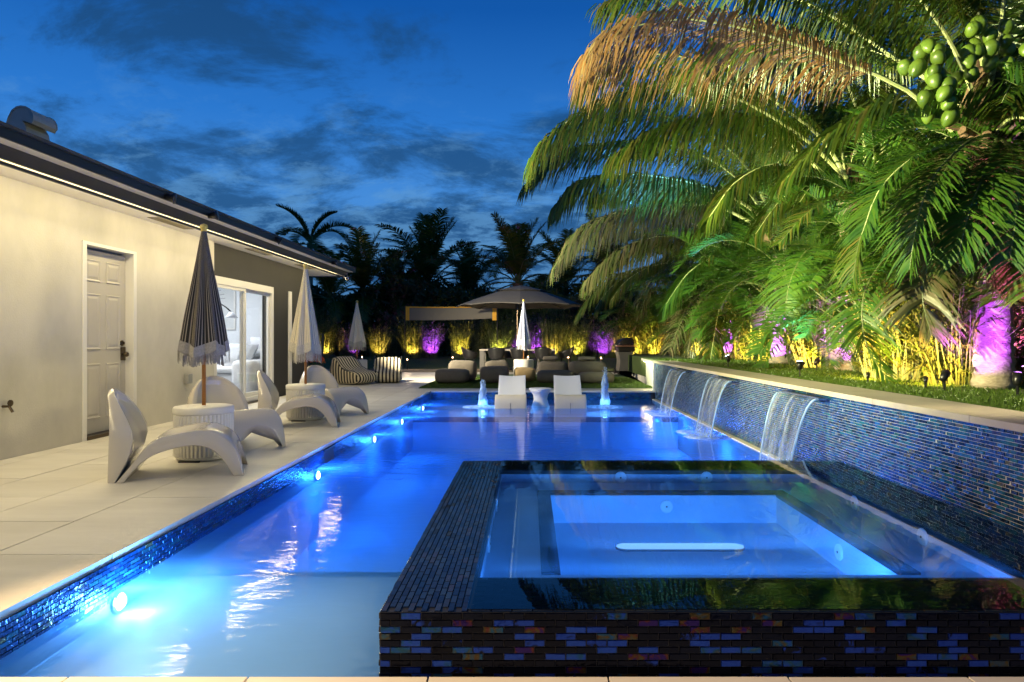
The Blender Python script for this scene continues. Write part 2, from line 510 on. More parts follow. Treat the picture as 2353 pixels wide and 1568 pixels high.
# ------------------------------------------------------------------ mesh helpers
class MB:
    def __init__(self):
        self.v = []
        self.f = []
        self.mi = []
        self.su = {}
        self.cur = 0

    def face(self, idx):
        self.f.append(idx)
        self.mi.append(self.cur)

    def box(self, x0, x1, y0, y1, z0, z1):
        b = len(self.v)
        self.v += [(x0, y0, z0), (x1, y0, z0), (x1, y1, z0), (x0, y1, z0), (x0, y0, z1), (x1, y0, z1), (x1, y1, z1), (x0, y1, z1)]
        for q in ((3, 2, 1, 0), (4, 5, 6, 7), (0, 1, 5, 4), (1, 2, 6, 5), (2, 3, 7, 6), (3, 0, 4, 7)):
            self.face(tuple(b + i for i in q))
        return self

    def quad(self, a, b, c, d):
        k = len(self.v)
        self.v += [tuple(a), tuple(b), tuple(c), tuple(d)]
        self.face((k, k + 1, k + 2, k + 3))

    def obox(self, c, ux, uy, uz):
        """box from centre and three half-axis vectors"""
        c, ux, uy, uz = V(c), V(ux), V(uy), V(uz)
        b = len(self.v)
        for sz in (-1, 1):
            for sx, sy in ((-1, -1), (1, -1), (1, 1), (-1, 1)):
                self.v.append(tuple(c + ux * sx + uy * sy + uz * sz))
        for q in ((3, 2, 1, 0), (4, 5, 6, 7), (0, 1, 5, 4), (1, 2, 6, 5), (2, 3, 7, 6), (3, 0, 4, 7)):
            self.face(tuple(b + i for i in q))

    def loft(self, rings, closed=True, cap0=True, cap1=True):
        b = len(self.v)
        n = len(rings[0])
        for r in rings:
            self.v += [tuple(p) for p in r]
        m = n if closed else n - 1
        for i in range(len(rings) - 1):
            for j in range(m):
                a = b + i * n + j
                c = b + i * n + (j + 1) % n
                self.face((a, c, c + n, a + n))
        if closed and cap0:
            self.face(tuple(b + j for j in reversed(range(n))))
        if closed and cap1:
            k = b + (len(rings) - 1) * n
            self.face(tuple(k + j for j in range(n)))
        return b

    def tube(self, path, r, n=8, cap=True):
        path = [V(p) for p in path]
        rs = r if isinstance(r, (list, tuple)) else [r] * len(path)
        rings = []
        t0 = (path[1] - path[0]).normalized()
        ref = V((0, 0, 1)) if abs(t0.z) < 0.9 else V((1, 0, 0))
        nx = t0.cross(ref).normalized()
        for i, p in enumerate(path):
            a = path[max(i - 1, 0)]
            c = path[min(i + 1, len(path) - 1)]
            t = (c - a).normalized()
            nx = (nx - t * nx.dot(t)).normalized()
            ny = t.cross(nx)
            rings.append([p + (nx * math.cos(2 * PI * j / n) + ny * math.sin(2 * PI * j / n)) * rs[i] for j in range(n)])
        self.loft(rings, True, cap, cap)

    def lathe(self, prof, n=24, c=(0, 0, 0), fn=None, cap0=True, cap1=True):
        rings = []
        for r, z in prof:
            ring = []
            for j in range(n):
                a = 2 * PI * j / n
                rr = r * (fn(a, z) if fn else 1.0)
                ring.append((c[0] + rr * math.cos(a), c[1] + rr * math.sin(a), c[2] + z))
            rings.append(ring)
        self.loft(rings, True, cap0, cap1)

    def build(self, name, m, parent=None, smooth=False, loc=None, rotz=None, sub=0, bevel=0.0):
        me = bpy.data.meshes.new(name)
        me.from_pydata(self.v, [], self.f)
        ms = m if isinstance(m, (list, tuple)) else [m]
        for x in ms:
            me.materials.append(MATS[x] if isinstance(x, str) else x)
        if len(ms) > 1:
            me.polygons.foreach_set('material_index', self.mi)
        if smooth:
            me.polygons.foreach_set('use_smooth', [True] * len(me.polygons))
        if self.su:
            at = me.attributes.new('su', 'FLOAT', 'POINT')
            at.data.foreach_set('value', [self.su.get(i, 0.0) for i in range(len(self.v))])
        me.update()
        return link(name, me, parent, loc, rotz, sub, bevel)


def link(name, me, parent=None, loc=None, rotz=None, sub=0, bevel=0.0):
    o = bpy.data.objects.new(name, me)
    COL.objects.link(o)
    if parent:
        o.parent = parent
    if loc is not None:
        o.location = loc
    if rotz is not None:
        o.rotation_euler = (0, 0, rotz)
    if bevel:
        md = o.modifiers.new('bevel', 'BEVEL')
        md.width = bevel
        md.segments = 2
        md.limit_method = 'ANGLE'
    if sub:
        md = o.modifiers.new('subsurf', 'SUBSURF')
        md.levels = sub
        md.render_levels = sub
    return o


def tag(o, label=None, cat=None, group=None, kind=None):
    if label:
        o['label'] = label
    if cat:
        o['category'] = cat
    if group:
        o['group'] = group
    if kind:
        o['kind'] = kind
    return o


def thing(name, label, cat, loc=(0, 0, 0), rz=0.0, group=None):
    o = bpy.data.objects.new(name, None)
    COL.objects.link(o)
    o.empty_display_size = 0.1
    o.location = loc
    o.rotation_euler = (0, 0, rz)
    return tag(o, label, cat, group)


def copy_tree(o, parent=None):
    c = o.copy()
    COL.objects.link(c)
    if parent:
        c.parent = parent
    for ch in list(o.children):
        copy_tree(ch, c)
    return c


def lamp(kind, name, parent, loc, energy, color, size=0.05, target=None, cone=60, blend=0.6, sx=None, sy=None):
    d = bpy.data.lights.new(name, kind)
    d.energy = energy
    d.color = color
    if kind == 'AREA':
        d.shape = 'RECTANGLE'
        d.size = sx
        d.size_y = sy
    else:
        d.shadow_soft_size = size
    if kind == 'SPOT':
        d.spot_size = math.radians(cone)
        d.spot_blend = blend
    o = bpy.data.objects.new(name, d)
    COL.objects.link(o)
    o.location = loc
    if target is not None:
        dr = V(target) - V(loc)
        o.rotation_euler = dr.to_track_quat('-Z', 'Y').to_euler()
    if parent:
        o.parent = parent
    return o


def aim_strip(o, d, along):
    """turn a long area lamp: it shines along d and its length lies along `along`"""
    z = -V(d).normalized()
    y = V(along).normalized()
    y = (y - z * y.dot(z)).normalized()
    x = y.cross(z)
    o.rotation_euler = Matrix((x, y, z)).transposed().to_euler()


def catmull(pts, n):
    pts = [V(p) for p in pts]
    ext = [pts[0] * 2 - pts[1]] + pts + [pts[-1] * 2 - pts[-2]]
    out = []
    segs = len(pts) - 1
    for i in range(n):
        u = i / (n - 1) * segs
        k = min(int(u), segs - 1)
        t = u - k
        a, b, c, d = ext[k], ext[k + 1], ext[k + 2], ext[k + 3]
        out.append(0.5 * ((2 * b) + (c - a) * t + (2 * a - 5 * b + 4 * c - d) * t * t + (3 * b - a - 3 * c + d) * t ** 3))
    return out


# ------------------------------------------------------------------ ground
POOL_L, POOL_R, POOL_N, POOL_F = -2.06, 2.60, 2.11, 13.9
WZ = -0.18
DECK_FAR = 21.8

g = MB()
g.box(-300, 300, -300, 600, -1.70, -1.60)
tag(g.build('ground', 'mulch'), kind='structure')

g = MB()
nx, ny = 40, 40
for j in range(ny + 1):
    for i in range(nx + 1):
        x = -60 + 120 * i / nx
        y = DECK_FAR + 80 * (j / ny) ** 1.6
        z = -0.015 + 0.22 * min(max((y - 25) / 6, 0), 1)
        if x > 2.8:
            z += 0.56 * min(max((x - 2.8) / 1.5, 0), 1) * min(max((28 - y) / 4, 0), 1)
        g.v.append((x, y, z))
for j in range(ny):
    for i in range(nx):
        a = j * (nx + 1) + i
        g.face((a, a + 1, a + nx + 2, a + nx + 1))
tag(g.build('lawn', 'grass_soil', smooth=True), kind='structure')

# upper lawn behind the water feature wall
g = MB()
g.box(2.99, 40, -6, 21.7, 0.1, 0.595)
tag(g.build('upper_lawn', 'grass_soil'), kind='structure')

# planting bed strip beside the deck's far edge
g = MB()
g.box(-14, 2.6, DECK_FAR + 0.002, DECK_FAR + 2.3, -0.1, 0.006)
tag(g.build('gravel_strip', 'gravel_mat'), kind='structure')

# deck: a joint-coloured bed and separate slabs on it
deck = thing('pool_deck', None, None)
tag(deck, kind='structure')
bed = MB()
bed.box(-4.66, POOL_L - 0.02, POOL_N, POOL_F, -0.12, -0.034)
bed.box(-14, 2.74, POOL_F + 0.02, DECK_FAR, -0.12, -0.034)
bed.box(-14, 6, -3, POOL_N - 0.02, -0.12, -0.034)
bed.build('joint_bed', 'joint', deck)


SLABS = {}


def slab(x0, x1, y0, y1):
    gp = 0.0034
    w, d = round(x1 - x0, 3), round(y1 - y0, 3)
    if (w, d) not in SLABS:
        mb = MB()
        mb.box(-w / 2 + gp, w / 2 - gp, -d / 2 + gp, d / 2 - gp, -0.03, 0.0)
        me = bpy.data.meshes.new('slab')
        me.from_pydata(mb.v, [], mb.f)
        me.materials.append(MATS['stone'])
        SLABS[(w, d)] = me
    link('slab', SLABS[(w, d)], deck, ((x0 + x1) / 2, (y0 + y1) / 2, RND.uniform(-0.0008, 0.0008)))


xs = [-4.66, -4.46, -3.86, -3.26, -2.66, -2.06]
for k in range(5):
    y = POOL_N - (0.6 if k % 2 else 0.0)
    while y < POOL_F - 0.01:
        a, b = max(y, POOL_N), min(y + 1.2, POOL_F)
        if b - a > 0.05:
            slab(xs[k], xs[k + 1], a, b)
        y += 1.2
yrow = POOL_F
k = 0
while yrow < DECK_FAR - 0.01:
    y2 = min(yrow + 1.2, DECK_FAR)
    x = -9.26 - (0.3 if k % 2 else 0)
    while x < 2.73:
        a, b = max(x, -9.26), min(x + 0.6, 2.74)
        if b - a > 0.05 and not (b < -4.9 and yrow < 14.3):
            slab(a, b, yrow, y2)
        x += 0.6
    yrow = y2
    k += 1
x = -2.58
while x < 3.4:
    slab(x, x + 0.565, POOL_N - 0.60, POOL_N)
    x += 0.565

# artificial turf mat
g = MB()
g.box(-2.42, 2.70, 14.55, 20.2, 0.003, 0.018)
tag(g.build('turf_mat', 'turf'), kind='structure')

# ------------------------------------------------------------------ swimming pool
pool = thing('swimming_pool', None, None)
tag(pool, kind='structure')
FLOOR = -0.86
SHELF = -0.305
SH_Y = 3.92
FS_Y = 11.75
mb = MB()
mb.box(POOL_L - 0.25, POOL_R + 0.3, POOL_N - 0.2, POOL_F + 0.25, FLOOR - 0.2, FLOOR)
mb.build('pool_floor', 'pool_plaster', pool)
mb = MB()
mb.box(POOL_L - 0.25, POOL_L, POOL_N - 0.2, POOL_F + 0.25, FLOOR, -0.031)
mb.box(POOL_L, POOL_R + .3, POOL_F, POOL_F + 0.25, FLOOR, -0.031)
mb.box(POOL_L, POOL_R + .3, POOL_N - 0.2, POOL_N - 0.002, FLOOR, -0.031)
mb.build('pool_wall', 'pool_plaster', pool)
mb = MB()
mb.box(POOL_L + 0.002, -0.52, POOL_N, SH_Y, FLOOR, SHELF)
mb.build('entry_shelf', 'shelf_plaster', pool)
for (ya, yb, zt_) in ((SH_Y - 0.065, SH_Y + 0.004, SHELF + 0.004), (SH_Y + 0.20, SH_Y + 0.29, SHELF - 0.164)):
    mb = MB()
    mb.box(POOL_L + 0.004, -0.52, ya, yb, zt_ - 0.02, zt_)
    mb.build('shelf_trim', 'grout_dark', pool)
mb = MB()
mb.box(POOL_L + 0.002, -0.52, SH_Y + 0.005, SH_Y + 0.298, FLOOR, SHELF - 0.17)
mb.build('pool_step', 'shelf_plaster', pool)
mb = MB()
mb.box(POOL_L + 0.002, POOL_R - 0.002, FS_Y, POOL_F - 0.002, FLOOR, SHELF)
mb.build('tanning_shelf', 'pool_plaster', pool)
mb = MB()
mb.box(POOL_L + 0.004, POOL_R - 0.004, FS_Y - 0.004, FS_Y + 0.05, SHELF - 0.08, SHELF + 0.004)
mb.build('shelf_trim', 'tile_rim', pool)

TL, TH = 0.066, 0.0215
TILE_ME = {}


def tile_geo(mb, c, ua, ub, un, la, lb, th, tilt=0.02):
    """one tile: centre, unit axes along length, height and outward"""
    a = V(ua) * (la / 2 - 0.0011)
    b = V(ub) * (lb / 2 - 0.0011)
    n = V(un) * th
    ta, tb = RND.gauss(0, tilt), RND.gauss(0, tilt)
    k = len(mb.v)
    c = V(c)
    s = 0.93
    for sx, sy in ((-1, -1), (1, -1), (1, 1), (-1, 1)):
        mb.v.append(tuple(c + a * sx + b * sy))
    for sx, sy in ((-1, -1), (1, -1), (1, 1), (-1, 1)):
        mb.v.append(tuple(c + a * (sx * (1 - 0.05)) + b * (sy * (1 - 0.12)) + n + V(un) * (sx * ta * la / 2 + sy * tb * lb / 2)))
    mb.face((k + 4, k + 5, k + 6, k + 7))
    for i in range(4):
        j = (i + 1) % 4
        mb.face((k + i, k + j, k + 4 + j, k + 4 + i))


def tile_single(parent, name, m, c, ua, ub, un, la, lb, th, tilt):
    """a tile as an object of its own; twelve shared meshes per orientation"""
    key = (name, m, tuple(round(q, 2) for q in ua), tuple(round(q, 2) for q in un), round(la, 3), RND.randrange(12))
    if key not in TILE_ME:
        mb = MB()
        tile_geo(mb, (0, 0, 0), ua, ub, un, la, lb, th, tilt)
        me = bpy.data.meshes.new(name)
        me.from_pydata(mb.v, [], mb.f)
        me.materials.append(MATS[m])
        TILE_ME[key] = me
    link(name, TILE_ME[key], parent, c)


def tile_field(parent, m, org, ua, ub, un, nA, nB, singles, th=0.004, tilt=0.02, base_n=0, stuff_name='mosaic_field', keep=None):
    """running-bond field; the first `singles` tiles (column by column) are objects, the rest one stuff part"""
    rest = MB()
    cnt = base_n
    for i in range(nA):
        for j in range(nB):
            off = 0.5 * TL if j % 2 else 0.0
            c = V(org) + V(ua) * ((i + 0.5) * TL + off) + V(ub) * ((j + 0.5) * TH)
            if keep and not keep(c):
                continue
            if cnt < singles:
                tile_single(parent, 'tile', m, c, ua, ub, un, TL, TH, th, tilt)
                cnt += 1
            else:
                tile_geo(rest, c, ua, ub, un, TL, TH, th, tilt)
    if rest.f:
        tag(rest.build(stuff_name, m, parent), kind='stuff')
    return cnt


# grout backing sheets, then tiles
mb = MB()
mb.box(POOL_L, POOL_L + 0.003, POOL_N + .004, POOL_F - .004, -0.30, -0.033)
mb.box(POOL_L + 0.004, POOL_R - .004, POOL_F - 0.003, POOL_F, -0.30, -0.033)
mb.build('grout', 'grout_dark', pool)
SK0, SK1 = 6.66, 7.02
tile_field(pool, 'tile_blue', (POOL_L + 0.003, POOL_N + 0.02, -0.035 - 9 * TH), (0, 1, 0), (0, 0, 1), (1, 0, 0), 177, 9, 300,
           tilt=0.03, keep=lambda c: not (SK0 < c.y < SK1 and c.z > -0.20))
tile_field(pool, 'tile_blue', (POOL_L + 0.01, POOL_F - 0.003, -0.035 - 9 * TH), (1, 0, 0), (0, 0, 1), (0, -1, 0), 69, 9, 0, tilt=0.05)
mb = MB()
mb.box(POOL_L + 0.003, POOL_L + 0.010, SK0 + 0.02, SK1 - 0.02, -0.20, -0.04)
mb.build('skimmer', 'grout_dark', pool, bevel=0.002)
mb = MB()
mb.box(POOL_L + 0.003, POOL_L + 0.016, SK0 + .02, SK1 - .02, -0.052, -0.040)
mb.build('skimmer_lip', 'gutter', pool)

BLUE = (0.028, 0.23, 1.0)
for k, (y, e) in enumerate([(3.34, 95), (6.45, 56), (8.78, 56), (10.67, 50), (12.75, 40)]):
    mb = MB()
    rings = []
    for r, dx in ((0.055, 0.004), (0.055, 0.016), (0.042, 0.020)):
        rings.append([(POOL_L + dx, y + r * math.cos(2 * PI * j / 18), -0.245 + r * math.sin(2 * PI * j / 18)) for j in range(18)])
    mb.loft(rings)
    nz = mb.build('pool_light', 'chrome', pool)
    mb = MB()
    mb.loft([[(POOL_L + 0.0205 + q, y + r * math.cos(2 * PI * j / 18), -0.245 + r * math.sin(2 * PI * j / 18)) for j in range(18)]
             for r, q in ((0.042, 0), (0.03, 0.012), (0.01, 0.016))])
    mb.build('lens', 'lamp_pool', nz)
    lamp('POINT', 'pool_bulb', nz, (POOL_L + 0.13, y, -0.255), e, BLUE if k else (0.22, 0.52, 1.0), 0.04)
# lights of the right wall and under the spa, hidden from here by the spa
for (x, y, e) in ((2.45, 6.3, 60), (2.45, 8.9, 58), (2.45, 11.2, 48), (0.3, 5.15, 52), (1.5, 5.15, 45)):
    mb = MB()
    mb.lathe([(0.05, -0.02), (0.05, 0.0), (0.03, 0.015)], 14, (x, y, -0.50))
    nz = mb.build('pool_light', 'chrome', pool)
    lamp('POINT', 'pool_bulb', nz, (x - (0.12 if x > 2 else 0), y + (0 if x > 2 else .1), -0.44), e, BLUE, 0.05)

# water
g = MB()
g.quad((POOL_L, POOL_N - .002, WZ), (POOL_R, POOL_N - .002, WZ), (POOL_R, POOL_F, WZ), (POOL_L, POOL_F, WZ))
tag(g.build('pool_water', 'pool_water'), kind='structure')

# ------------------------------------------------------------------ water feature wall on the right
WT = 0.575
wall = thing('water_feature_wall', 'raised wall of iridescent blue mosaic tiles with white coping beside the pool', 'wall', (2.6, 8, 0))
WP = V((2.6, 8, 0))


def wl(mb):
    mb.v = [tuple(V(p) - WP) for p in mb.v]
    return mb


mb = MB()
mb.box(2.606, 2.98, 0.6, POOL_F + 0.12, -0.9, WT)
wl(mb).build('wall_core', 'grout_pale', wall)
# coping stones
y = 0.6
while y < POOL_F + 0.1:
    y2 = min(y + 1.1, POOL_F + 0.14)
    mb = MB()
    mb.box(2.555, 3.02, y + 0.0015, y2 - 0.0015, WT + 0.001, WT + 0.045)
    wl(mb).build('coping_stone', 'coping_tan', wall, bevel=0.004)
    y = y2
# white end cap
mb = MB()
mb.box(2.56, 2.604, POOL_F + 0.02, POOL_F + 0.13, -0.03, WT)
wl(mb).build('end_trim', 'frame_white', wall)
wallc = [0]
nB = int((WT + 0.22) / TH)


def wtile(y0, ncol, singles, base):
    return tile_field(wall, 'tile_blue', V((2.606, y0, WT - nB * TH - 0.004)) - WP, (0, 1, 0), (0, 0, 1), (-1, 0, 0), ncol, nB, singles,
                      tilt=0.035, base_n=base, keep=lambda c: True)


# nearest visible columns singly (only the rows above the spa rim), everything else as one field
rest = MB()
cnt = 0
for i in range(int((POOL_F + 0.1 - 1.0) / TL)):
    for j in range(nB):
        c = V((2.606, 1.0 + (i + 0.5) * TL + (0.5 * TL if j % 2 else 0), WT - nB * TH - 0.004 + (j + 0.5) * TH))
        if cnt < 300 and c.y > 3.45 and c.z > 0.10:
            tile_single(wall, 'tile', 'tile_blue', c - WP, (0, 1, 0), (0, 0, 1), (-1, 0, 0), TL, TH, 0.004, 0.055)
            cnt += 1
        else:
            tile_geo(rest, c - WP, (0, 1, 0), (0, 0, 1), (-1, 0, 0), TL, TH, 0.004, 0.055)
tag(rest.build('mosaic_field', 'tile_blue', wall), kind='stuff')
mb = MB()
mb.box(2.53, 2.60, 4.9, POOL_F - 0.01, -0.26, WZ + 0.012)
wl(mb).build('base_ledge', 'retaining_paint', wall)

FALLS = [(6.25, 0.86, 'nearest and widest of the three water sheets pouring from the mosaic wall'),
         (8.75, 0.84, 'middle of the three water sheets pouring from the blue mosaic wall'),
         (11.25, 0.95, 'farthest of the three water sheets pouring from the mosaic wall, nearest the pool loungers')]
for (yc, w, lab) in FALLS:
    mb = MB()
    mb.box(2.50, 2.602, yc - w / 2 - 0.02, yc + w / 2 + 0.02, WT - 0.036, WT - 0.02)
    wl(mb).build('spout_lip', 'chrome', wall)
    th = thing('waterfall', lab, 'waterfall', (2.5, yc, WZ), 0, 'waterfalls pouring from the mosaic wall')
    mb = MB()
    ns_, nw_ = 22, 34
    for side in (0, 1):
        b0 = len(mb.v)
        for i in range(ns_ + 1):
            s = i / ns_
            xo = -0.24 * s ** 0.75
            zz = (WT - 0.03 - WZ) * (1 - s ** 1.6)
            if s < 0.06:
                zz = (WT - 0.03 - WZ)
            for j in range(nw_ + 1):
                u = j / nw_ - 0.5
                nar = 1 - 0.16 * s
                rip = 0.016 * s * noise.noise((u * 14, yc, s * 1.2)) + 0.006 * noise.noise((u * 40, 2.0, s * 2))
                mb.v.append((xo + rip + side * 0.008, u * w * nar, zz))
        for i in range(ns_):
            for j in range(nw_):
                a = b0 + i * (nw_ + 1) + j
                q = (a, a + 1, a + nw_ + 2, a + nw_ + 1)
                mb.face(q if side == 0 else q[::-1])
    mb.build('water_sheet', 'fall_sheet', th, True)
    for sgn in (-1, 1):
        mb = MB()
        pts = []
        for i in range(13):
            s = i / 12
            pts.append((-0.24 * s ** 0.75, sgn * w * 0.5 * (1 - 0.16 * s), (WT - 0.03 - WZ) * (1 - s ** 1.6)))
        mb.tube(pts, [0.011] * 4 + [0.009] * 9, 6)
        mb.build('edge_strand', 'jet_water', th, True)
    mb = MB()
    mb.lathe([(0.02, 0.012), (0.20, 0.008), (0.34, 0.002)], 28, (-0.24, 0, 0), fn=lambda a, z: 0.55 + 0.12 * noise.noise((math.cos(a) * 3, math.sin(a) * 3, 1.0)) + (0.95 * abs(math.sin(a))))
    mb.build('splash_foam', 'jet_water', th, True)
    mb = MB()
    for k in range(220):
        c_ = V((-0.24 + RND.gauss(0, .09), RND.uniform(-.46, .46) * w, abs(RND.gauss(0, .05))))
        q_ = RND.uniform(.003, .008)
        k0 = len(mb.v)
        mb.v += [tuple(c_ + V(d_) * q_) for d_ in ((1, 0, 0), (0, 1, 0), (-1, 0, 0), (0, -1, 0), (0, 0, 1.6), (0, 0, -1.6))]
        for a2, b2 in ((0, 1), (1, 2), (2, 3), (3, 0)):
            mb.face((k0 + a2, k0 + b2, k0 + 4))
            mb.face((k0 + b2, k0 + a2, k0 + 5))
    tag(mb.build('spray_drops', 'jet_water', th), kind='stuff')

# retaining wall going on behind the pool, with a light strip under its cap
rw = thing('retaining_wall', 'low cream garden wall with a warm light strip under its cap beside the grill', 'wall', (2.9, 18, 0))
a, b = V((2.76, POOL_F + 0.14, 0)), V((3.30, 21.7, 0))
d = (b - a).normalized()
nrm = V((d.y, -d.x, 0))
o_ = V((2.9, 18, 0))
mid = (a + b) / 2
L = (b - a).length / 2
mb = MB()
mb.obox(mid + nrm * 0.12 + V((0, 0, 0.20)) - o_, d * L, nrm * 0.12, V((0, 0, 0.30)))
mb.build('wall_body', 'retaining_paint', rw)
mb = MB()
mb.obox(mid + nrm * 0.13 + V((0, 0, 0.535)) - o_, d * L, nrm * 0.18, V((0, 0, 0.03)))
mb.build('wall_cap', 'stone', rw)
mb = MB()
mb.obox(mid - nrm * 0.018 + V((0, 0, 0.492)) - o_, d * (L - 0.1), nrm * 0.010, V((0, 0, 0.008)))
mb.build('light_strip', 'lamp_led', rw)
ll = lamp('AREA', 'strip_bulb', rw, mid - nrm * 0.05 + V((0, 0, 0.48)) - o_, 16, (1, 0.8, 0.45), sx=0.04, sy=L * 2)
aim_strip(ll, V((0, 0, -1)) - nrm * .3, d)

# ------------------------------------------------------------------ spa
SX0, SX1, SY0, SY1, SZ = -0.48, 2.22, 2.145, 4.83, 0.20
IX0, IX1, IY0, IY1 = -0.20, 1.83, 2.457, 4.459
spa = thing('hot_tub', 'raised square spa clad in dark iridescent mosaic tiles, water level with its rim', 'hot tub', (0.87, 3.5, -0.2))
SP = V((0.87, 3.5, -0.2))


def sl(mb):
    mb.v = [tuple(V(p) - SP) for p in mb.v]
    return mb


RZ = SZ - 0.012
BZ = 0.112          # bench
FZ = -0.055         # footwell floor
FX0, FX1, FY0, FY1 = 0.12, 1.50, 2.70, 4.08
mb = MB()
for (x0, x1, y0, y1) in ((SX0, IX0, SY0, SY1), (IX1, SX1, SY0, SY1), (IX0, IX1, SY0, IY0), (IX0, IX1, IY1, SY1)):
    mb.box(x0, x1, y0, y1, -0.86, RZ)
sl(mb).build('shell', 'grout_dark', spa)
mb = MB()
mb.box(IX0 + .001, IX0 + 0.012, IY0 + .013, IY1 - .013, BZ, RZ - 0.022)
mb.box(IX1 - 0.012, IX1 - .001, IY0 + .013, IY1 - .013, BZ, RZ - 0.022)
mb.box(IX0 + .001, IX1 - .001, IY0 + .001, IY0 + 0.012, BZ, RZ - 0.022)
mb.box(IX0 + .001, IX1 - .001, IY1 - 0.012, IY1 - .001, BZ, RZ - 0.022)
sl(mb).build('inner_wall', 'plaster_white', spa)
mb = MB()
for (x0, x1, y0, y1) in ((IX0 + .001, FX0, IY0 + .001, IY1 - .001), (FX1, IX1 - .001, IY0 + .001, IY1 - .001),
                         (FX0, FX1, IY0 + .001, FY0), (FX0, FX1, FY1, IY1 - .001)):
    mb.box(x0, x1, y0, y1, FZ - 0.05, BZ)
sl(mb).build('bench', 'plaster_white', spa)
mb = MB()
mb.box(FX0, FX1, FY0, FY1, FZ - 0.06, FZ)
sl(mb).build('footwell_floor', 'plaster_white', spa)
# dark tile trim round the footwell
mb = MB()
tw = 0.075
mb.box(FX0 - tw, FX0 + .003, FY0, FY1 + 0.02, BZ - .01, BZ + 0.010)
mb.box(FX1 - .003, FX1 + tw, FY0, FY1 + 0.02, BZ - .01, BZ + 0.010)
mb.box(FX0 - tw, FX1 + tw, FY1 + 0.021, FY1 + 0.10, BZ - .01, BZ + 0.010)
sl(mb).build('bench_trim', 'tile_rim', spa)
# floor drain: long slot with rounded ends
mb = MB()
ring = []
for s, cx in ((1, 1.09), (-1, 0.51)):
    for j in range(9):
        an = -PI / 2 + PI * j / 8 if s > 0 else PI / 2 + PI * j / 8
        ring.append((cx + 0.055 * math.cos(an), 3.58 + 0.055 * math.sin(an)))
mb.loft([[(x, y, FZ + 0.001) for x, y in ring], [(x, y, FZ + 0.012) for x, y in ring]])
dr = sl(mb).build('drain_cover', 'grout_dark', spa)
mb = MB()
mb.loft([[(0.80 + (x - 0.80) * 0.985, 3.573 + (y - 3.58) * 0.86, FZ + z) for x, y in ring] for z in (0.0125, 0.016)])
sl(mb).build('drain_lens', 'lamp_drain', dr)


def jet(c, axis):
    mb = MB()
    ax = V(axis)
    u = V((0, 0, 1)) if abs(ax.z) < 0.5 else V((1, 0, 0))
    w = ax.cross(u)
    c = V(c)
    for r0, r1, m_, h in ((0.040, 0.034, 'resin_white', 0.010),):
        rings = [[c + ax * q + (u * math.cos(2 * PI * j / 16) + w * math.sin(2 * PI * j / 16)) * r for j in range(16)]
                 for r, q in ((r0, 0.0), (r0, h * .6), (r1, h))]
        mb.loft(rings)
    o = sl(mb).build('jet_nozzle', 'jet_white', spa)
    mb = MB()
    mb.loft([[c + ax * q + (u * math.cos(2 * PI * j / 10) + w * math.sin(2 * PI * j / 10)) * 0.006 for j in range(10)] for q in (0.009, 0.0115)])
    sl(mb).build('jet_hole', 'grout_dark', o)


for x in (0.60, 1.17):
    jet((x, IY1 - 0.012, BZ + 0.034), (0, -1, 0))
jet((0.83, FY1, FZ + 0.10), (0, -1, 0))
jet((FX1, 3.25, FZ + 0.085), (-1, 0, 0))
for y in (3.10, 3.75):
    jet((IX1 - 0.012, y, BZ + 0.036), (-1, 0, 0))
for y in (3.0, 3.7):
    jet((IX0 + 0.012, y, BZ + 0.034), (1, 0, 0))
# tiles: front face singly, rim and back as a field
cnt = 0
rest = MB()
for i in range(41):
    for j in range(18):
        zc = RZ - 0.002 - (j + 0.5) * TH
        c = V((SX0 + (i + 0.5) * TL + (0.5 * TL if j % 2 else 0) - (0.5 * TL if j % 2 else 0) * (i == 40), SY0, zc))
        if j % 2 and i == 0:
            tile_geo(rest, V((SX0 + TL * .25, SY0, zc)) - SP, (1, 0, 0), (0, 0, 1), (0, -1, 0), TL / 2, TH, 0.004, 0.02)
        if c.x > SX1 - TL * .4:
            continue
        if cnt < 300 and j < 10:
            tile_single(spa, 'tile', 'tile_spa', c - SP, (1, 0, 0), (0, 0, 1), (0, -1, 0), TL, TH, 0.004, 0.03)
            cnt += 1
        else:
            tile_geo(rest, c - SP, (1, 0, 0), (0, 0, 1), (0, -1, 0), TL, TH, 0.004, 0.03)
tag(rest.build('mosaic_field', 'tile_spa', spa), kind='stuff')
rim = MB()


def rim_rows(x0, x1, y0, y1, along):
    if along == 'y':
        n1 = int((x1 - x0) / TH)
        n2 = int((y1 - y0) / TL)
        for i in range(n1):
            for j in range(n2):
                tile_geo(rim, V((x0 + (i + .5) * TH, y0 + (j + .5) * TL + (TL / 2 if i % 2 else 0) * (j < n2 - 1), RZ)) - SP, (0, 1, 0), (-1, 0, 0), (0, 0, 1), TL, TH, 0.004, 0.012)
    else:
        n1 = int((y1 - y0) / TH)
        n2 = int((x1 - x0) / TL)
        for i in range(n1):
            for j in range(n2):
                tile_geo(rim, V((x0 + (j + .5) * TL + (TL / 2 if i % 2 else 0) * (j < n2 - 1), y0 + (i + .5) * TH, RZ)) - SP, (1, 0, 0), (0, 1, 0), (0, 0, 1), TL, TH, 0.004, 0.012)


rim_rows(SX0, IX0, SY0, SY1, 'y')
rim_rows(IX1, SX1, SY0, SY1, 'y')
rim_rows(IX0 + .01, IX1, SY0, IY0, 'x')
rim_rows(IX0 + .01, IX1, IY1, SY1, 'x')
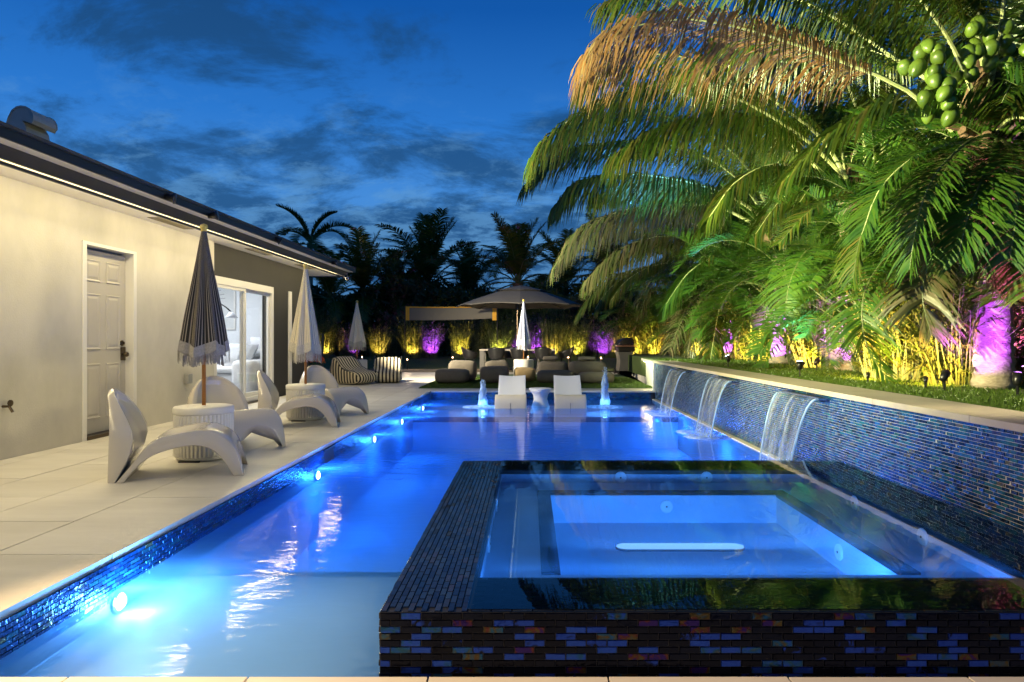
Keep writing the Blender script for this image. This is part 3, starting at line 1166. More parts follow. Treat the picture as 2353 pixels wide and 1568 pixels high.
# outer faces of the other sides
for i in range(int((SY1 - SY0) / TL)):
    for j in range(16):
        y = SY0 + (i + .5) * TL
        z = RZ - 0.002 - (j + .5) * TH
        tile_geo(rim, V((SX0, y, z)) - SP, (0, 1, 0), (0, 0, 1), (-1, 0, 0), TL, TH, 0.004, 0.03)
        tile_geo(rim, V((SX1, y, z)) - SP, (0, 1, 0), (0, 0, 1), (1, 0, 0), TL, TH, 0.004, 0.03)
tag(rim.build('rim_mosaic', 'tile_rim', spa), kind='stuff')
mb = MB()
mb.quad((IX0 - .004, SY0 + .010, RZ + .0065), (SX1 - .010, SY0 + .010, RZ + .0065), (SX1 - .010, SY1 - .010, RZ + .0065), (IX0 - .004, SY1 - .010, RZ + .0065))
sl(mb).build('spa_water', 'spa_water', spa)
SPB = (0.10, 0.38, 1.0)
for (c, d_, e, sx_, sy_) in (((0.82, FY0 + 0.03, 0.03), (0, 1, -0.12), 22.0, 1.2, 0.12), ((0.82, IY0 + 0.02, RZ - 0.05), (0, 1, -0.35), 7.0, 1.9, 0.03)):
    # lamps added out of sight under the near rim to light bench and footwell
    l_ = lamp('AREA', 'spa_fill_bulb', spa, V(c) - SP, e, SPB, sx=sx_, sy=sy_)
    aim_strip(l_, d_, (0, 0.2, 1))
# channel between spa and wall, its dark colour part tile, part shade
g = MB()
g.box(SX1 + 0.006, 2.59, 1.2, SY1, -0.5, -0.20)
g.build('channel_floor', 'grout_dark', pool)

# ------------------------------------------------------------------ house
WX = -4.66
house = thing('house', 'single storey white rendered house with dark eaves and a sliding glass door', 'house', (WX, 5, 0))
HP = V((WX, 5, 0))


def hl(mb):
    mb.v = [tuple(V(p) - HP) for p in mb.v]
    return mb


D0, D1 = 7.0, 7.89
S0, S1 = 9.93, 12.27
mb = MB()
mb.box(WX - 0.2, WX, -4, D0, -0.1, 2.508)
mb.box(WX - 0.2, WX, D0, D1, 2.065, 2.508)
mb.box(WX - 0.2, WX, D1, 9.885, -0.1, 2.508)
hl(mb).build('white_wall', 'stucco', house)
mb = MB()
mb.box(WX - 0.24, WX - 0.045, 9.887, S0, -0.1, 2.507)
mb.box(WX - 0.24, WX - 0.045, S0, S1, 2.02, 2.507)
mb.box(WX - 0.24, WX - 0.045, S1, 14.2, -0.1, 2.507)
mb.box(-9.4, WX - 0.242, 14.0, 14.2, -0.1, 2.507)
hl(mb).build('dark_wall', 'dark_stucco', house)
mb = MB()
mb.box(WX - 0.043, WX - 0.015, 13.02, 13.16, 0.02, 2.0)
hl(mb).build('trim_board', 'frame_white', house)
# soffit, fascia, gutter, roof
mb = MB()
mb.box(-4.86, -4.20, -4, 15.3, 2.51, 2.53)
mb.box(-9.5, -4.862, 14.21, 15.3, 2.51, 2.53)
hl(mb).build('soffit', 'soffit_paint', house)
mb = MB()
mb.box(-4.20, -4.17, -4, 15.33, 2.495, 2.605)
mb.box(-9.5, -4.202, 15.302, 15.33, 2.495, 2.605)
hl(mb).build('fascia', 'fascia', house)
mb = MB()
mb.box(-4.168, -4.03, -4, 15.36, 2.606, 2.618)
hl(mb).build('eave_board', 'soffit_paint', house)
mb = MB()
mb.box(-4.028, -4.010, -4, 15.40, 2.600, 2.680)
mb.box(-4.16, -4.028, 15.362, 15.40, 2.606, 2.680)
mb.box(-4.08, -4.000, -4, 15.42, 2.6805, 2.689)
hl(mb).build('gutter', 'gutter', house)
mb = MB()
mb.loft([[(-4.0, y, 2.690), (-4.0, y, 2.715), (-9.5, y, 4.2), (-9.5, y, 4.17)] for y in (-4, 15.42)])
hl(mb).build('roof', 'roof_felt', house)
for yv in (4.90, 8.35, 11.05, 13.3):
    mb = MB()
    mb.box(-4.53, -4.39, yv - 0.42, yv + 0.42, 2.505, 2.5095)
    o = hl(mb).build('soffit_vent', 'vent_slot', house)
    mb = MB()
    for k in range(4):
        mb.box(-4.52 + k * 0.033, -4.505 + k * 0.033, yv - 0.41, yv + 0.41, 2.502, 2.505)
    hl(mb).build('vent_louvre', 'vent_slot', o)
# entry door
mb = MB()
mb.box(WX - 0.12, WX - 0.085, D0 + 0.035, D1 - 0.035, 0.045, 2.03)
door = hl(mb).build('entry_door', 'door_paint', house)
dw = (D1 - D0) - 0.07
for (r0, r1) in ((0.20, 0.80), (0.95, 1.56), (1.69, 1.93)):
    for c0, c1 in ((0.13, 0.44), (0.56, 0.87)):
        mb = MB()
        y0, y1 = D0 + .035 + dw * c0, D0 + .035 + dw * c1
        xf = WX - 0.085
        e = 0.028
        outer = [(xf + 0.0005, y0, r0), (xf + 0.0005, y1, r0), (xf + 0.0005, y1, r1), (xf + 0.0005, y0, r1)]
        mid1 = [(xf - 0.012, y0 + e, r0 + e), (xf - 0.012, y1 - e, r0 + e), (xf - 0.012, y1 - e, r1 - e), (xf - 0.012, y0 + e, r1 - e)]
        ridge = [(xf + 0.010, y0 + .008, r0 + .008), (xf + 0.010, y1 - .008, r0 + .008), (xf + .010, y1 - .008, r1 - .008), (xf + .010, y0 + .008, r1 - .008)]
        in1 = [(xf + 0.002, y0 + e, r0 + e), (xf + 0.002, y1 - e, r0 + e), (xf + .002, y1 - e, r1 - e), (xf + .002, y0 + e, r1 - e)]
        in2 = [(xf + 0.009, y0 + 2 * e, r0 + 2 * e), (xf + 0.009, y1 - 2 * e, r0 + 2 * e), (xf + .009, y1 - 2 * e, r1 - 2 * e), (xf + .009, y0 + 2 * e, r1 - 2 * e)]
        mb.loft([outer, ridge, in1, in2], True, False, True)
        hl(mb).build('door_panel', 'door_paint', door)
mb = MB()
mb.box(WX - 0.13, WX + 0.012, D0 - 0.03, D0 + 0.03, 0.0, 2.06)
mb.box(WX - 0.13, WX + 0.012, D1 - 0.03, D1 + 0.03, 0.0, 2.06)
mb.box(WX - 0.13, WX + 0.012, D0 - 0.029, D1 + 0.029, 2.0605, 2.095)
hl(mb).build('door_frame', 'frame_white', house)
mb = MB()
mb.box(WX - 0.12, WX + 0.02, D0 + .03, D1 - .03, 0.002, 0.04)
hl(mb).build('door_sill', 'bronze', house)
kx = WX - 0.085
ky = D1 - 0.035 - 0.07
mb = MB()
mb.loft([[(kx + q, ky + r * math.cos(2 * PI * j / 16), 1.02 + r * math.sin(2 * PI * j / 16)) for j in range(16)] for r, q in ((0.034, 0), (0.034, .012), (.02, .02))])
mb.box(kx + 0.02, kx + 0.035, ky - 0.006, ky + 0.006, 1.005, 1.035)
hl(mb).build('deadbolt', 'bronze', door)
mb = MB()
mb.box(kx, kx + 0.012, ky - 0.022, ky + 0.06, 0.82, 0.975)
plate = hl(mb).build('lock_plate', 'bronze', door, bevel=0.003)
mb = MB()
mb.tube([(kx + 0.012, ky, 0.89), (kx + 0.045, ky, 0.89)], 0.013, 10)
mb.loft([[(kx + q, ky + r * math.cos(2 * PI * j / 16), 0.89 + r * math.sin(2 * PI * j / 16)) for j in range(16)]
         for r, q in ((0.014, 0.04), (0.029, 0.05), (.031, .062), (.022, .076), (.004, .08))])
hl(mb).build('door_knob', 'bronze', plate, True)
# sliding glass door
sd = None
mb = MB()
fx0, fx1 = WX - 0.125, WX - 0.03
mb.box(fx0, fx1, S0 + .002, S0 + 0.06, 0.06, 2.018)
mb.box(fx0, fx1, S1 - 0.065, S1 - .002, 0.06, 2.018)
mb.box(fx0, fx1, S0 + .061, S1 - .066, 1.90, 2.018)
mb.box(fx0, fx1, S0 + .061, S1 - .066, 0.02, 0.10)
sd = hl(mb).build('sliding_door', 'frame_white', house, bevel=0.004)
MUL = 11.06
for (y0, y1, xo) in ((S0 + 0.062, MUL + 0.03, 0.0), (MUL - 0.035, S1 - 0.067, -0.045)):
    mb = MB()
    x0, x1 = fx1 - 0.045 + xo, fx1 - 0.008 + xo
    mb.box(x0, x1, y0, y0 + 0.06, 0.102, 1.898)
    mb.box(x0, x1, y1 - 0.06, y1, 0.102, 1.898)
    mb.box(x0, x1, y0 + .061, y1 - .061, 0.102, 0.17)
    mb.box(x0, x1, y0 + .061, y1 - .061, 1.85, 1.898)
    sash = hl(mb).build('door_sash', 'frame_white', sd)
    mb = MB()
    mb.box(x0 + 0.014, x0 + 0.022, y0 + .0605, y1 - .0605, 0.171, 1.849)
    hl(mb).build('glass_pane', 'glass', sash)
mb = MB()
mb.box(WX - 0.13, WX + 0.03, S0, S1, 0.001, 0.018)
hl(mb).build('door_track', 'bronze', house)
# room behind the glass
RX, RY1 = -9.0, 13.9
mb = MB()
mb.box(RX - 0.1, WX - 0.25, RY1, RY1 + 0.08, 0.0, 2.5)
mb.box(RX - 0.1, RX, 9.0, RY1, 0.0, 2.5)
mb.box(RX, WX - 0.25, 8.92, 9.0, 0.0, 2.5)
mb.box(RX, WX - 0.25, 9.0, RY1, 2.45, 2.50)
mb.box(WX - 0.28, WX - 0.245, S1 + 0.0, RY1, 0, 2.45)
hl(mb).build('room_wall', 'interior_white', house)
mb = MB()
mb.box(RX, WX - 0.245, 9.0, RY1, 0.0, 0.03)
hl(mb).build('room_floor', 'interior_floor', house)
mb = MB()
mb.box(-7.6, -5.6, 10.6, 12.6, 2.42, 2.449)
cl_ = hl(mb).build('ceiling_light', 'lamp_room', house)

# things inside the room
sofa = thing('sofa', 'white upholstered sofa seen through the sliding glass door', 'sofa', (-5.75, 12.55, 0.03))
mb = MB()
mb.box(-0.95, 0.75, -0.35, 0.75, 0.06, 0.42)
mb.build('seat_base', 'sofa_cloth', sofa, True, bevel=0.06)
mb = MB()
mb.box(-0.96, 0.76, 0.45, 0.78, 0.10, 0.80)
mb.build('backrest', 'sofa_cloth', sofa, True, bevel=0.09)
mb = MB()
mb.box(0.40, 0.80, -0.62, 0.70, 0.05, 0.66)
mb.build('armrest', 'sofa_cloth', sofa, True, bevel=0.09)
mb = MB()
mb.box(-0.95, 0.385, -0.42, 0.40, 0.425, 0.54)
mb.build('seat_cushion', 'sofa_cloth', sofa, True, bevel=0.05)


def cushion(name, label, cat, loc, w, h, d, rz, tilt, m):
    mb = MB()
    N = 10
    for s in (1, -1):
        b0 = len(mb.v)
        for i in range(N + 1):
            for j in range(N + 1):
                u, v = i / N * 2 - 1, j / N * 2 - 1
                t = (max(0, (1 - u ** 4)) * max(0, (1 - v ** 4))) ** 0.5
                k = 1 - 0.06 * (abs(u * v))
                mb.v.append((u * w / 2 * (1 - .07 * (1 - v * v)), s * d / 2 * t, v * h / 2 * (1 - .07 * (1 - u * u))))
        for i in range(N):
            for j in range(N):
                a_ = b0 + i * (N + 1) + j
                q = (a_, a_ + 1, a_ + N + 2, a_ + N + 1)
                mb.face(q if s > 0 else q[::-1])
    o = mb.build(name, m, None, True, loc)
    o.rotation_euler = (tilt, 0, rz)
    return tag(o, label, cat)


cushion('cushion', 'white cushion propped on the sofa nearest the door mullion', 'cushion', (-5.62, 12.72, 0.80), 0.46, 0.42, 0.18, 0.3, -0.35, 'sofa_cloth')
cushion('cushion', 'grey cushion leaning beside the white ones on the sofa arm', 'cushion', (-5.30, 12.58, 0.83), 0.40, 0.34, 0.15, -0.5, -0.55, 'cushion_grey')
cushion('cushion', 'white cushion at the back corner of the sofa above the grey one', 'cushion', (-5.22, 12.95, 0.92), 0.46, 0.40, 0.18, -0.2, -0.2, 'sofa_cloth')
art = thing('wall_art', 'framed pale print of thin radiating lines on the room wall', 'picture', (-6.75, RY1, 1.85))
mb = MB()
mb.box(-0.62, 0.62, -0.028, -0.002, -0.55, 0.60)
mb.build('print', 'art_paper', art)
mb = MB()
for (x0, x1, z0, z1) in ((-.65, .65, .6002, .63), (-.65, .65, -.58, -.5502), (-.65, -.6202, -.55, .60), (.6202, .65, -.55, .60)):
    mb.box(x0, x1, -0.04, -0.002, z0, z1)
mb.build('picture_frame', 'frame_white', art)
mb = MB()
for k in range(26):
    an = -PI / 2 + PI * (k + .5) / 26 + RND.uniform(-.03, .03)
    r0, r1 = 0.30 + RND.uniform(0, .12), 0.62 + RND.uniform(-.05, .22)
    r1 = min(r1, 0.53 / max(abs(math.sin(an)), 1e-3))
    cx, cz = -0.35, 0.02
    p0 = V((cx + r0 * math.cos(an), -0.0295, cz + r0 * math.sin(an)))
    p1 = V((cx + r1 * math.cos(an), -0.0295, cz + r1 * math.sin(an)))
    dd = (p1 - p0).normalized()
    w_ = V((-dd.z, 0, dd.x)) * 0.004
    mb.quad(p0 - w_, p1 - w_, p1 + w_, p0 + w_)
mb.build('line_pattern', 'art_ink', art)
arc = thing('arc_lamp', 'thin black arc floor lamp curving over the sofa behind the glass', 'lamp', (-7.4, 12.9, 0.03))
mb = MB()
pts = [(0, 0, 0.03), (0, 0, 1.2)] + [(0.0 + 1.05 * (1 - math.cos(a_)), -0.0 - .35 * (1 - math.cos(a_)), 1.2 + 0.63 * math.sin(a_)) for a_ in [PI * k / 14 * .82 for k in range(1, 15)]]
mb.tube(pts, 0.013, 8)
mb.build('arm', 'black_metal', arc, True)
mb = MB()
mb.lathe([(0.17, 0), (0.17, 0.03), (0.05, 0.04)], 24)
mb.build('base', 'black_metal', arc)
tx = pts[-1]
mb = MB()
mb.lathe([(0.03, 0.0), (0.05, -0.03), (0.12, -0.11), (0.115, -0.11), (0.04, -0.03)], 20, tx)
mb.build('lamp_shade', 'resin_white', arc, True)
# wall furniture
mb = MB()
mb.box(0.0, 0.06, -0.055, 0.055, -0.065, 0.065)
o = mb.build('outlet_box', 'sheet_metal', house, loc=V((WX + .001, 9.08, 0.53)) - HP, bevel=0.006)
mb = MB()
mb.tube([(0, 0, 0), (0.06, 0, 0), (0.09, 0, -0.05)], 0.012, 8)
mb.loft([[(0.065, 0.03 * math.cos(2 * PI * j / 10), 0.03 + 0.03 * math.sin(2 * PI * j / 10)) for j in range(10)],
         [(0.075, 0.03 * math.cos(2 * PI * j / 10), 0.03 + 0.03 * math.sin(2 * PI * j / 10)) for j in range(10)]])
mb.build('hose_tap', 'bronze', house, loc=V((WX, 5.92, 0.47)) - HP)
# roof vent: gooseneck of bent sheet metal
rv = thing('roof_vent', 'grey sheet metal gooseneck vent standing on the roof', 'vent', (-5.30, 7.12, 3.14))
pp = [(75, 430), (75, 290), (95, 220), (130, 150), (175, 115), (220, 105), (270, 112), (318, 140), (344, 190), (350, 240), (330, 280), (232, 245), (265, 300), (285, 430)]
S_ = 0.00102
prof = [((x_ - 200) * S_, (300 - z_) * S_ + 0.14) for x_, z_ in pp]
mb = MB()
mb.loft([[(x_, yy, z_) for x_, z_ in prof] for yy in (-0.17, 0.17)], True, False, False)
for yy, fl in ((-0.17, 1), (0.17, -1)):
    k0 = len(mb.v)
    mb.v += [(x_, yy, z_) for x_, z_ in prof]
    mb.face(tuple(range(k0, k0 + len(prof)))[::fl])
mb.build('hood', 'sheet_metal', rv)
for yy in (-0.178, 0.172):
    mb = MB()
    mb.loft([[(x_ * 1.03, y2, z_ * 1.02 + (.002)) for x_, z_ in prof[1:10]] + [(x_ * .97, y2, z_ * .98 - .002) for x_, z_ in prof[1:10]][::-1] for y2 in (yy, yy + 0.006)])
    mb.build('seam', 'sheet_metal', rv)
# camera / flood head at the eave corner
sc_ = thing('security_camera', 'small white camera bracketed under the far corner of the eave', 'camera', (-4.16, 15.0, 2.49))
mb = MB()
mb.tube([(0, 0, 0.0), (0, 0, -0.04), (0.08, -0.02, -0.06)], 0.014, 8)
mb.build('bracket', 'resin_white', sc_)
mb = MB()
mb.tube([(0.05, 0.06, -0.055), (0.09, -0.12, -0.075)], 0.036, 12)
b_ = mb.build('body', 'resin_white', sc_, True)
mb = MB()
mb.tube([(0.0905, -0.122, -0.0752), (0.0915, -0.128, -0.0758)], 0.026, 12)
mb.build('lens', 'charcoal_plastic', b_)

# eave lights: LED line inside the fascia washing wall and deck, and added fill lamps at the gutter
WARM = (1.0, 0.82, 0.43)
eave = thing('eave_light', 'warm LED line fixed along the inside of the dark fascia under the eave', 'light', (-4.215, 5.6, 2.47))
mb = MB()
mb.box(-0.008, 0.014, -9.5, 9.5, -0.014, 0.012)
mb.build('light_strip', 'fascia', eave)
l_ = lamp('AREA', 'strip_bulb', eave, (-0.012, 0, -0.016), 66, WARM, sx=0.02, sy=18.4)
aim_strip(l_, (-0.22, 0, -1), (0, 1, 0))
l2 = lamp('AREA', 'strip_bulb', eave, (0.010, 0, -0.016), 190, WARM, sx=0.02, sy=18.4)
aim_strip(l2, (0.5, 0, -1), (0, 1, 0))
l3 = lamp('AREA', 'strip_bulb', eave, (-0.012, 0, -0.006), 34, WARM, sx=0.02, sy=18.4)
aim_strip(l3, (-1, 0, 0.25), (0, 1, 0))


def flood(name, label, loc, target, energy, color, cone, sock=(0, 0, 0)):  # head and spot of an added fill lamp
    t = thing(name, label, 'fill_light', loc)
    d_ = (V(target) - V(loc)).normalized()
    mb = MB()
    mb.tube([V((0, 0, 0)) - d_ * 0.10, V((0, 0, 0)) - d_ * 0.03, V((0, 0, 0)), V((0, 0, 0)) + d_ * 0.012], [0.03, 0.045, 0.062, 0.062], 14)
    mb.build('lamp_head', 'charcoal_plastic', t, True)
    mb = MB()
    mb.tube([V(sock), V((0, 0, 0)) - d_ * 0.06], 0.012, 8)
    mb.build('bracket', 'charcoal_plastic', t)
    lamp('SPOT', 'fill_bulb', t, d_ * 0.03, energy, color, 0.05, target=V(target) - V(loc), cone=cone, blend=0.7)
    return t

# ------------------------------------------------------------------ deck furniture
OUT = [(.070, 0), (.165, .12), (.277, .275), (.36, .338), (.445, .356), (.557, .376), (.64, .380), (.725, .364), (.837, .30), (.905, .19), (.952, 0)]
INN = [(.130, 0), (.200, .09), (.277, .155), (.36, .195), (.445, .220), (.520, .235), (.585, .240), (.660, .226), (.725, .19), (.79, .12), (.862, 0)]


def sculpt_chair(label, x, y, rz):
    t = thing('lounge_chair', label, 'chair', (x, y, 0), rz, 'white sculptural chairs round the fluted tables')
    # seat: a bridge of constant width whose top is a saddle
    o_ = catmull([(a_, 0, b_) for a_, b_ in OUT], 201)
    i_ = catmull([(a_, 0, b_) for a_, b_ in INN], 201)
    mb = MB()
    rings = []
    NW = 17

    def at(cv, s, v):
        # the front apron is cut away by an arch between the two front feet
        sm = 1.0 - 0.135 * math.sqrt(max(0.0, 1 - (v / 0.80) ** 2))
        e = s if s < 0.5 else 0.5 + (s - 0.5) * (sm - 0.5) / 0.5
        return cv[int(round(e * 200))]

    for k in range(41):
        s = k / 40
        ring = []
        dip = 0.055 * math.sin(PI * min(max((s - 0.12) / 0.6, 0), 1)) ** 1.5
        foot = 1 - 0.05 * abs(2 * s - 1)
        for j in range(NW):
            v = -1 + 2 * j / (NW - 1)
            q = at(o_, s, v).lerp(at(i_, s, v), abs(v) ** 6 * 0.10)
            ring.append((q.x, v * 0.285 * foot, max(q.z - dip * (1 - v * v), 0)))
        for j in range(NW):
            v = 1 - 2 * j / (NW - 1)
            q = at(i_, s, v).lerp(at(o_, s, v), 0.10 * abs(v) ** 6)
            ring.append((q.x, v * 0.285 * foot, max(q.z + 0.03 * (1 - v * v) * math.sin(PI * s), 0)))
        rings.append(ring)
    mb.loft(rings)
    mb.build('seat', 'glossy_shell', t, True, bevel=0.008)
    # backrest: leaning shell with a rounded top and a dished front
    zs = [0, .06, .14, .22, .30, .38, .46, .53, .59, .635, .665, .682]
    fr = [.075, .105, .145, .178, .196, .192, .160, .122, .085, .055, .035, .020]
    rr = [0, .004, .008, .012, .016, .018, .014, .006, -.004, -.012, -.016, -.010]
    rings = []
    for z_, f_, r_ in zip(zs, fr, rr):
        if z_ < 0.30:
            hw = 0.255 + 0.045 * z_ / 0.30
        else:
            hw = 0.30 * math.sqrt(max(0.0, 1 - ((z_ - 0.30) / 0.386) ** 2))
        ring = []
        n_ = 13
        dish = 0.075 * min(max((z_ - 0.22) / 0.12, 0), 1) * (1 if z_ < .6 else .5)
        for j in range(n_):
            v = -1 + 2 * j / (n_ - 1)
            ring.append((f_ - dish * max(0.0, 1 - (v / 0.86) ** 4) - 0.008 * abs(v) ** 6, v * hw, z_))
        for j in range(n_):
            v = 1 - 2 * j / (n_ - 1)
            ring.append((r_ + 0.02 * abs(v) ** 4 * (1 if z_ < .6 else .4), v * hw * 0.97, z_))
        rings.append(ring)
    mb = MB()
    mb.loft(rings)
    mb.build('backrest', 'glossy_shell', t, True, bevel=0.006)
    return t


sculpt_chair('white glossy sculptural lounge chair nearest the camera, its back to the entry door', -3.22, 5.17, math.radians(20))
sculpt_chair('white sculptural lounge chair behind the fluted table of the dark striped parasol', -3.33, 7.02, math.radians(-38))
sculpt_chair('white sculptural lounge chair in front of the fluted table of the cream parasol', -3.32, 8.22, math.radians(12))
sculpt_chair('white sculptural lounge chair farthest along the deck, beside the potted red flowers', -3.22, 10.0, math.radians(-38))


def fluted_table(label, x, y, r=0.25, h=0.47):
    t = thing('drum_table', label, 'table', (x, y, 0), 0, None)
    mb = MB()
    fl = lambda a_, z: 1.0 - 0.035 * (0.5 + 0.5 * math.cos(a_ * 44)) ** 2
    mb.lathe([(r - .012, 0.035), (r - .006, 0.045), (r - .004, 0.055), (r - .004, h - 0.075), (r - 0.006, h - 0.066)], 352, fn=fl)
    mb.build('fluted_drum', 'drum_white', t, True)
    mb = MB()
    mb.lathe([(r - .004, h - .066), (r, h - 0.055), (r, h - 0.012), (r - 0.012, h), (0.03, h - 0.004)], 64)
    mb.build('table_top', 'drum_white', t, True)
    mb = MB()
    mb.lathe([(r - 0.05, 0.0), (r - .03, 0.012), (r - 0.012, 0.035)], 48)
    mb.build('base', 'drum_white', t, True)
    for sgn in (-1, 1):
        mb = MB()
        mb.box(-0.09, 0.09, -0.012, 0.012, 0, 0.014)
        o = mb.build('foot', 'charcoal_plastic', t, loc=(-0.02, sgn * (r - 0.03), 0))
    return t


fluted_table('white fluted drum table holding the dark striped umbrella near the camera', -2.92, 6.0)
fluted_table('white fluted drum table holding the cream striped umbrella by the sliding door', -2.98, 8.9)


def plain_table(label, x, y, candles):
    r, h = 0.262, 0.535
    t = thing('drum_table', label, 'table', (x, y, 0))
    mb = MB()
    mb.lathe([(r - .01, 0.0), (r, 0.02), (r, h - 0.012), (r - 0.012, h)], 56)
    mb.build('drum', 'drum_white', t, True, bevel=0.004)
    mb = MB()
    mb.lathe([(r - 0.02, h + .0005), (r - 0.02, h + 0.003)], 56)
    mb.build('table_top', 'drum_white', t)
    for (cx, cy, lab) in candles:
        c = thing('candle', lab, 'candle', (x + cx, y + cy, h + .003), 0, None)
        mb = MB()
        mb.lathe([(0.025, 0), (0.028, 0.06), (0.024, 0.06), (0.022, 0.008)], 14)
        mb.build('glass_cup', 'resin_cream', c, True)
        mb = MB()
        mb.lathe([(0.004, 0.035), (0.012, 0.055), (0.008, 0.075), (0.001, 0.095)], 8)
        mb.build('flame', 'lamp_flame', c, True)
    return t


plain_table('smooth white drum table behind the two striped bean bags', -4.52, 17.5,
            [(-0.13, -0.1, 'left candle of two on the drum table behind the striped bean bags'),
             (0.16, -0.1, 'right candle of two on the drum table behind the striped bean bags')])
plain_table('smooth white drum table among the taupe bean bags under the blue striped umbrella', -0.17, 17.8,
            [(0.12, -0.1, 'lit candle in a cup on the drum table among the taupe bean bags')])


def umbrella(label, x, y, z0, top, hem, fr_top, rh, stripe, fringe, folds, ph):
    t = thing('parasol', label, 'parasol', (x, y, 0), 0, None)
    mb = MB()
    mb.tube([(0, 0, z0 + .004), (0, 0, top - 0.03)], 0.017, 12)
    mb.build('pole', 'wood_pole', t, True)
    mb = MB()
    mb.lathe([(0.012, top - 0.075), (0.028, top - 0.07), (0.024, top - 0.055), (0.034, top - 0.035), (0.03, top - 0.012), (0.004, top)], 18)
    mb.build('finial', 'finial', t, True)
    zc = top - 0.07
    N = folds * 24
    mb = MB()
    rings = 22

    def rad(a_, s):
        k = a_ * folds / (2 * PI) + ph
        fr_ = k - math.floor(k)
        lobe = abs(math.sin(PI * fr_)) ** 0.7
        lean = 0.28 * s * math.sin(2 * PI * fr_)
        base = 0.022 + (rh - 0.022) * (s ** 1.02)
        wob = 1 + 0.06 * noise.noise((math.cos(a_) * 2, math.sin(a_) * 2, s * 2 + ph * 5))
        return base * (1 - 0.34 * min(1, s * 2.5) * (1 - lobe)) * wob, a_ + lean * 0.5

    for i in range(rings + 1):
        s = i / rings
        z = zc + (fr_top - zc) * s
        for j in range(N + 1):
            a_ = 2 * PI * j / N
            r, a2 = rad(a_, s)
            drop = 0.035 * s * math.sin(a_ * folds / 2 + ph * 3)
            mb.su[len(mb.v)] = j / N
            mb.v.append((r * math.cos(a2), r * math.sin(a2), z + drop))
    for i in range(rings):
        for j in range(N):
            a_ = i * (N + 1) + j
            mb.face((a_, a_ + 1, a_ + N + 2, a_ + N + 1))
    can = mb.build('canopy', stripe, t, True)
    # valance band with fringe threads
    mb = MB()
    for i in range(4):
        s = i / 3
        for j in range(N + 1):
            a_ = 2 * PI * j / N
            r, a2 = rad(a_, 1.0)
            drop = 0.035 * math.sin(a_ * folds / 2 + ph * 3)
            mb.v.append(((r + .004 + 0.012 * s) * math.cos(a2), (r + .004 + .012 * s) * math.sin(a2), fr_top + 0.004 + drop - (fr_top - hem) * 0.55 * s))
    for i in range(3):
        for j in range(N):
            a_ = i * (N + 1) + j
            mb.face((a_, a_ + 1, a_ + N + 2, a_ + N + 1))
    mb.build('valance', fringe, can, True)
    mb = MB()
    for j in range(N * 2):
        a_ = 2 * PI * (j + RND.random()) / (N * 2)
        r, a2 = rad(a_, 1.0)
        drop = 0.035 * math.sin(a_ * folds / 2 + ph * 3)
        zt = fr_top + drop - (fr_top - hem) * 0.5
        zb = hem + RND.uniform(-0.02, 0.02) + drop * .5
        r1 = r + 0.016
        w = 0.0028
        c_, s_ = math.cos(a2), math.sin(a2)
        dx, dy = -s_ * w, c_ * w
        sw = RND.uniform(-0.012, 0.012)
        mb.quad((r1 * c_ - dx, r1 * s_ - dy, zt), (r1 * c_ + dx, r1 * s_ + dy, zt),
                (r1 * c_ + dx + s_ * sw, r1 * s_ + dy - c_ * sw, zb), (r1 * c_ - dx + s_ * sw, r1 * s_ - dy - c_ * sw, zb))
    tag(mb.build('fringe_threads', fringe, can), kind='stuff')
    return t


umbrella('closed dark navy striped parasol with fringed hem in the nearest fluted table', -2.92, 6.0, 0.47, 2.10, 0.85, 1.02, 0.195, 'stripe_navy', 'fringe_grey', 7, .2)
umbrella('closed cream striped parasol with fringed hem in the fluted table by the sliding door', -2.98, 8.9, 0.47, 2.07, 0.78, 1.00, 0.20, 'stripe_cream', 'fringe', 7, .55)
umbrella('closed pale parasol behind the two striped bean bags', -4.52, 17.5, 0.54, 2.09, 0.79, 1.0, 0.22, 'stripe_pale', 'fringe', 7, .4)
umbrella('closed blue and white parasol in front of the outdoor dining chairs', -0.17, 17.8, 0.54, 2.14, 0.80, 1.05, 0.185, 'stripe_bluewhite', 'resin_white', 7, .1)


def soft(name, rings, m, parent=None, loc=None, rz=None, amp=0.02, seed=0.0, sub=1):
    mb = MB()
    rr_ = []
    for r in rings:
        rr_.append([V(p) + V((noise.noise((p[0] * 4 + seed, p[1] * 4, p[2] * 4)), noise.noise((p[0] * 4, p[1] * 4 + seed, p[2] * 4 + 3)), 0)) * amp
                    + V((0, 0, amp * 0.8 * noise.noise((p[0] * 5, p[1] * 5 + seed, p[2] * 3)) * (1 if p[2] > 0.05 else 0))) for p in r])
    mb.loft(rr_)
    return mb.build(name, m, parent, True, loc, rz, sub=sub)


def extrude_profile(prof, w, bulge=0.10, n=9):
    """rounded cushion: side profile (u, z) pushed through width w along local y with plump ends"""
    cu = sum(p[0] for p in prof) / len(prof)
    cz = sum(p[1] for p in prof) / len(prof)
    rings = []
    for k in range(n):
        v = -1 + 2 * k / (n - 1)
        s = 1 - bulge * abs(v) ** 4 - (0.0 if abs(v) < .99 else 0.12)
        rings.append([(cu + (u - cu) * s, v * w / 2, max(cz + (z - cz) * s, 0.0 if z > 0.001 else 0.0)) for u, z in prof])
    return rings


BAG = [(0.0, 0.0), (0.45, 0.0), (0.88, 0.0), (0.96, 0.12), (0.94, 0.26), (0.80, 0.33), (0.56, 0.35), (0.40, 0.42), (0.29, 0.56), (0.20, 0.68), (0.09, 0.70), (0.0, 0.62), (-0.05, 0.35), (-0.05, 0.12)]


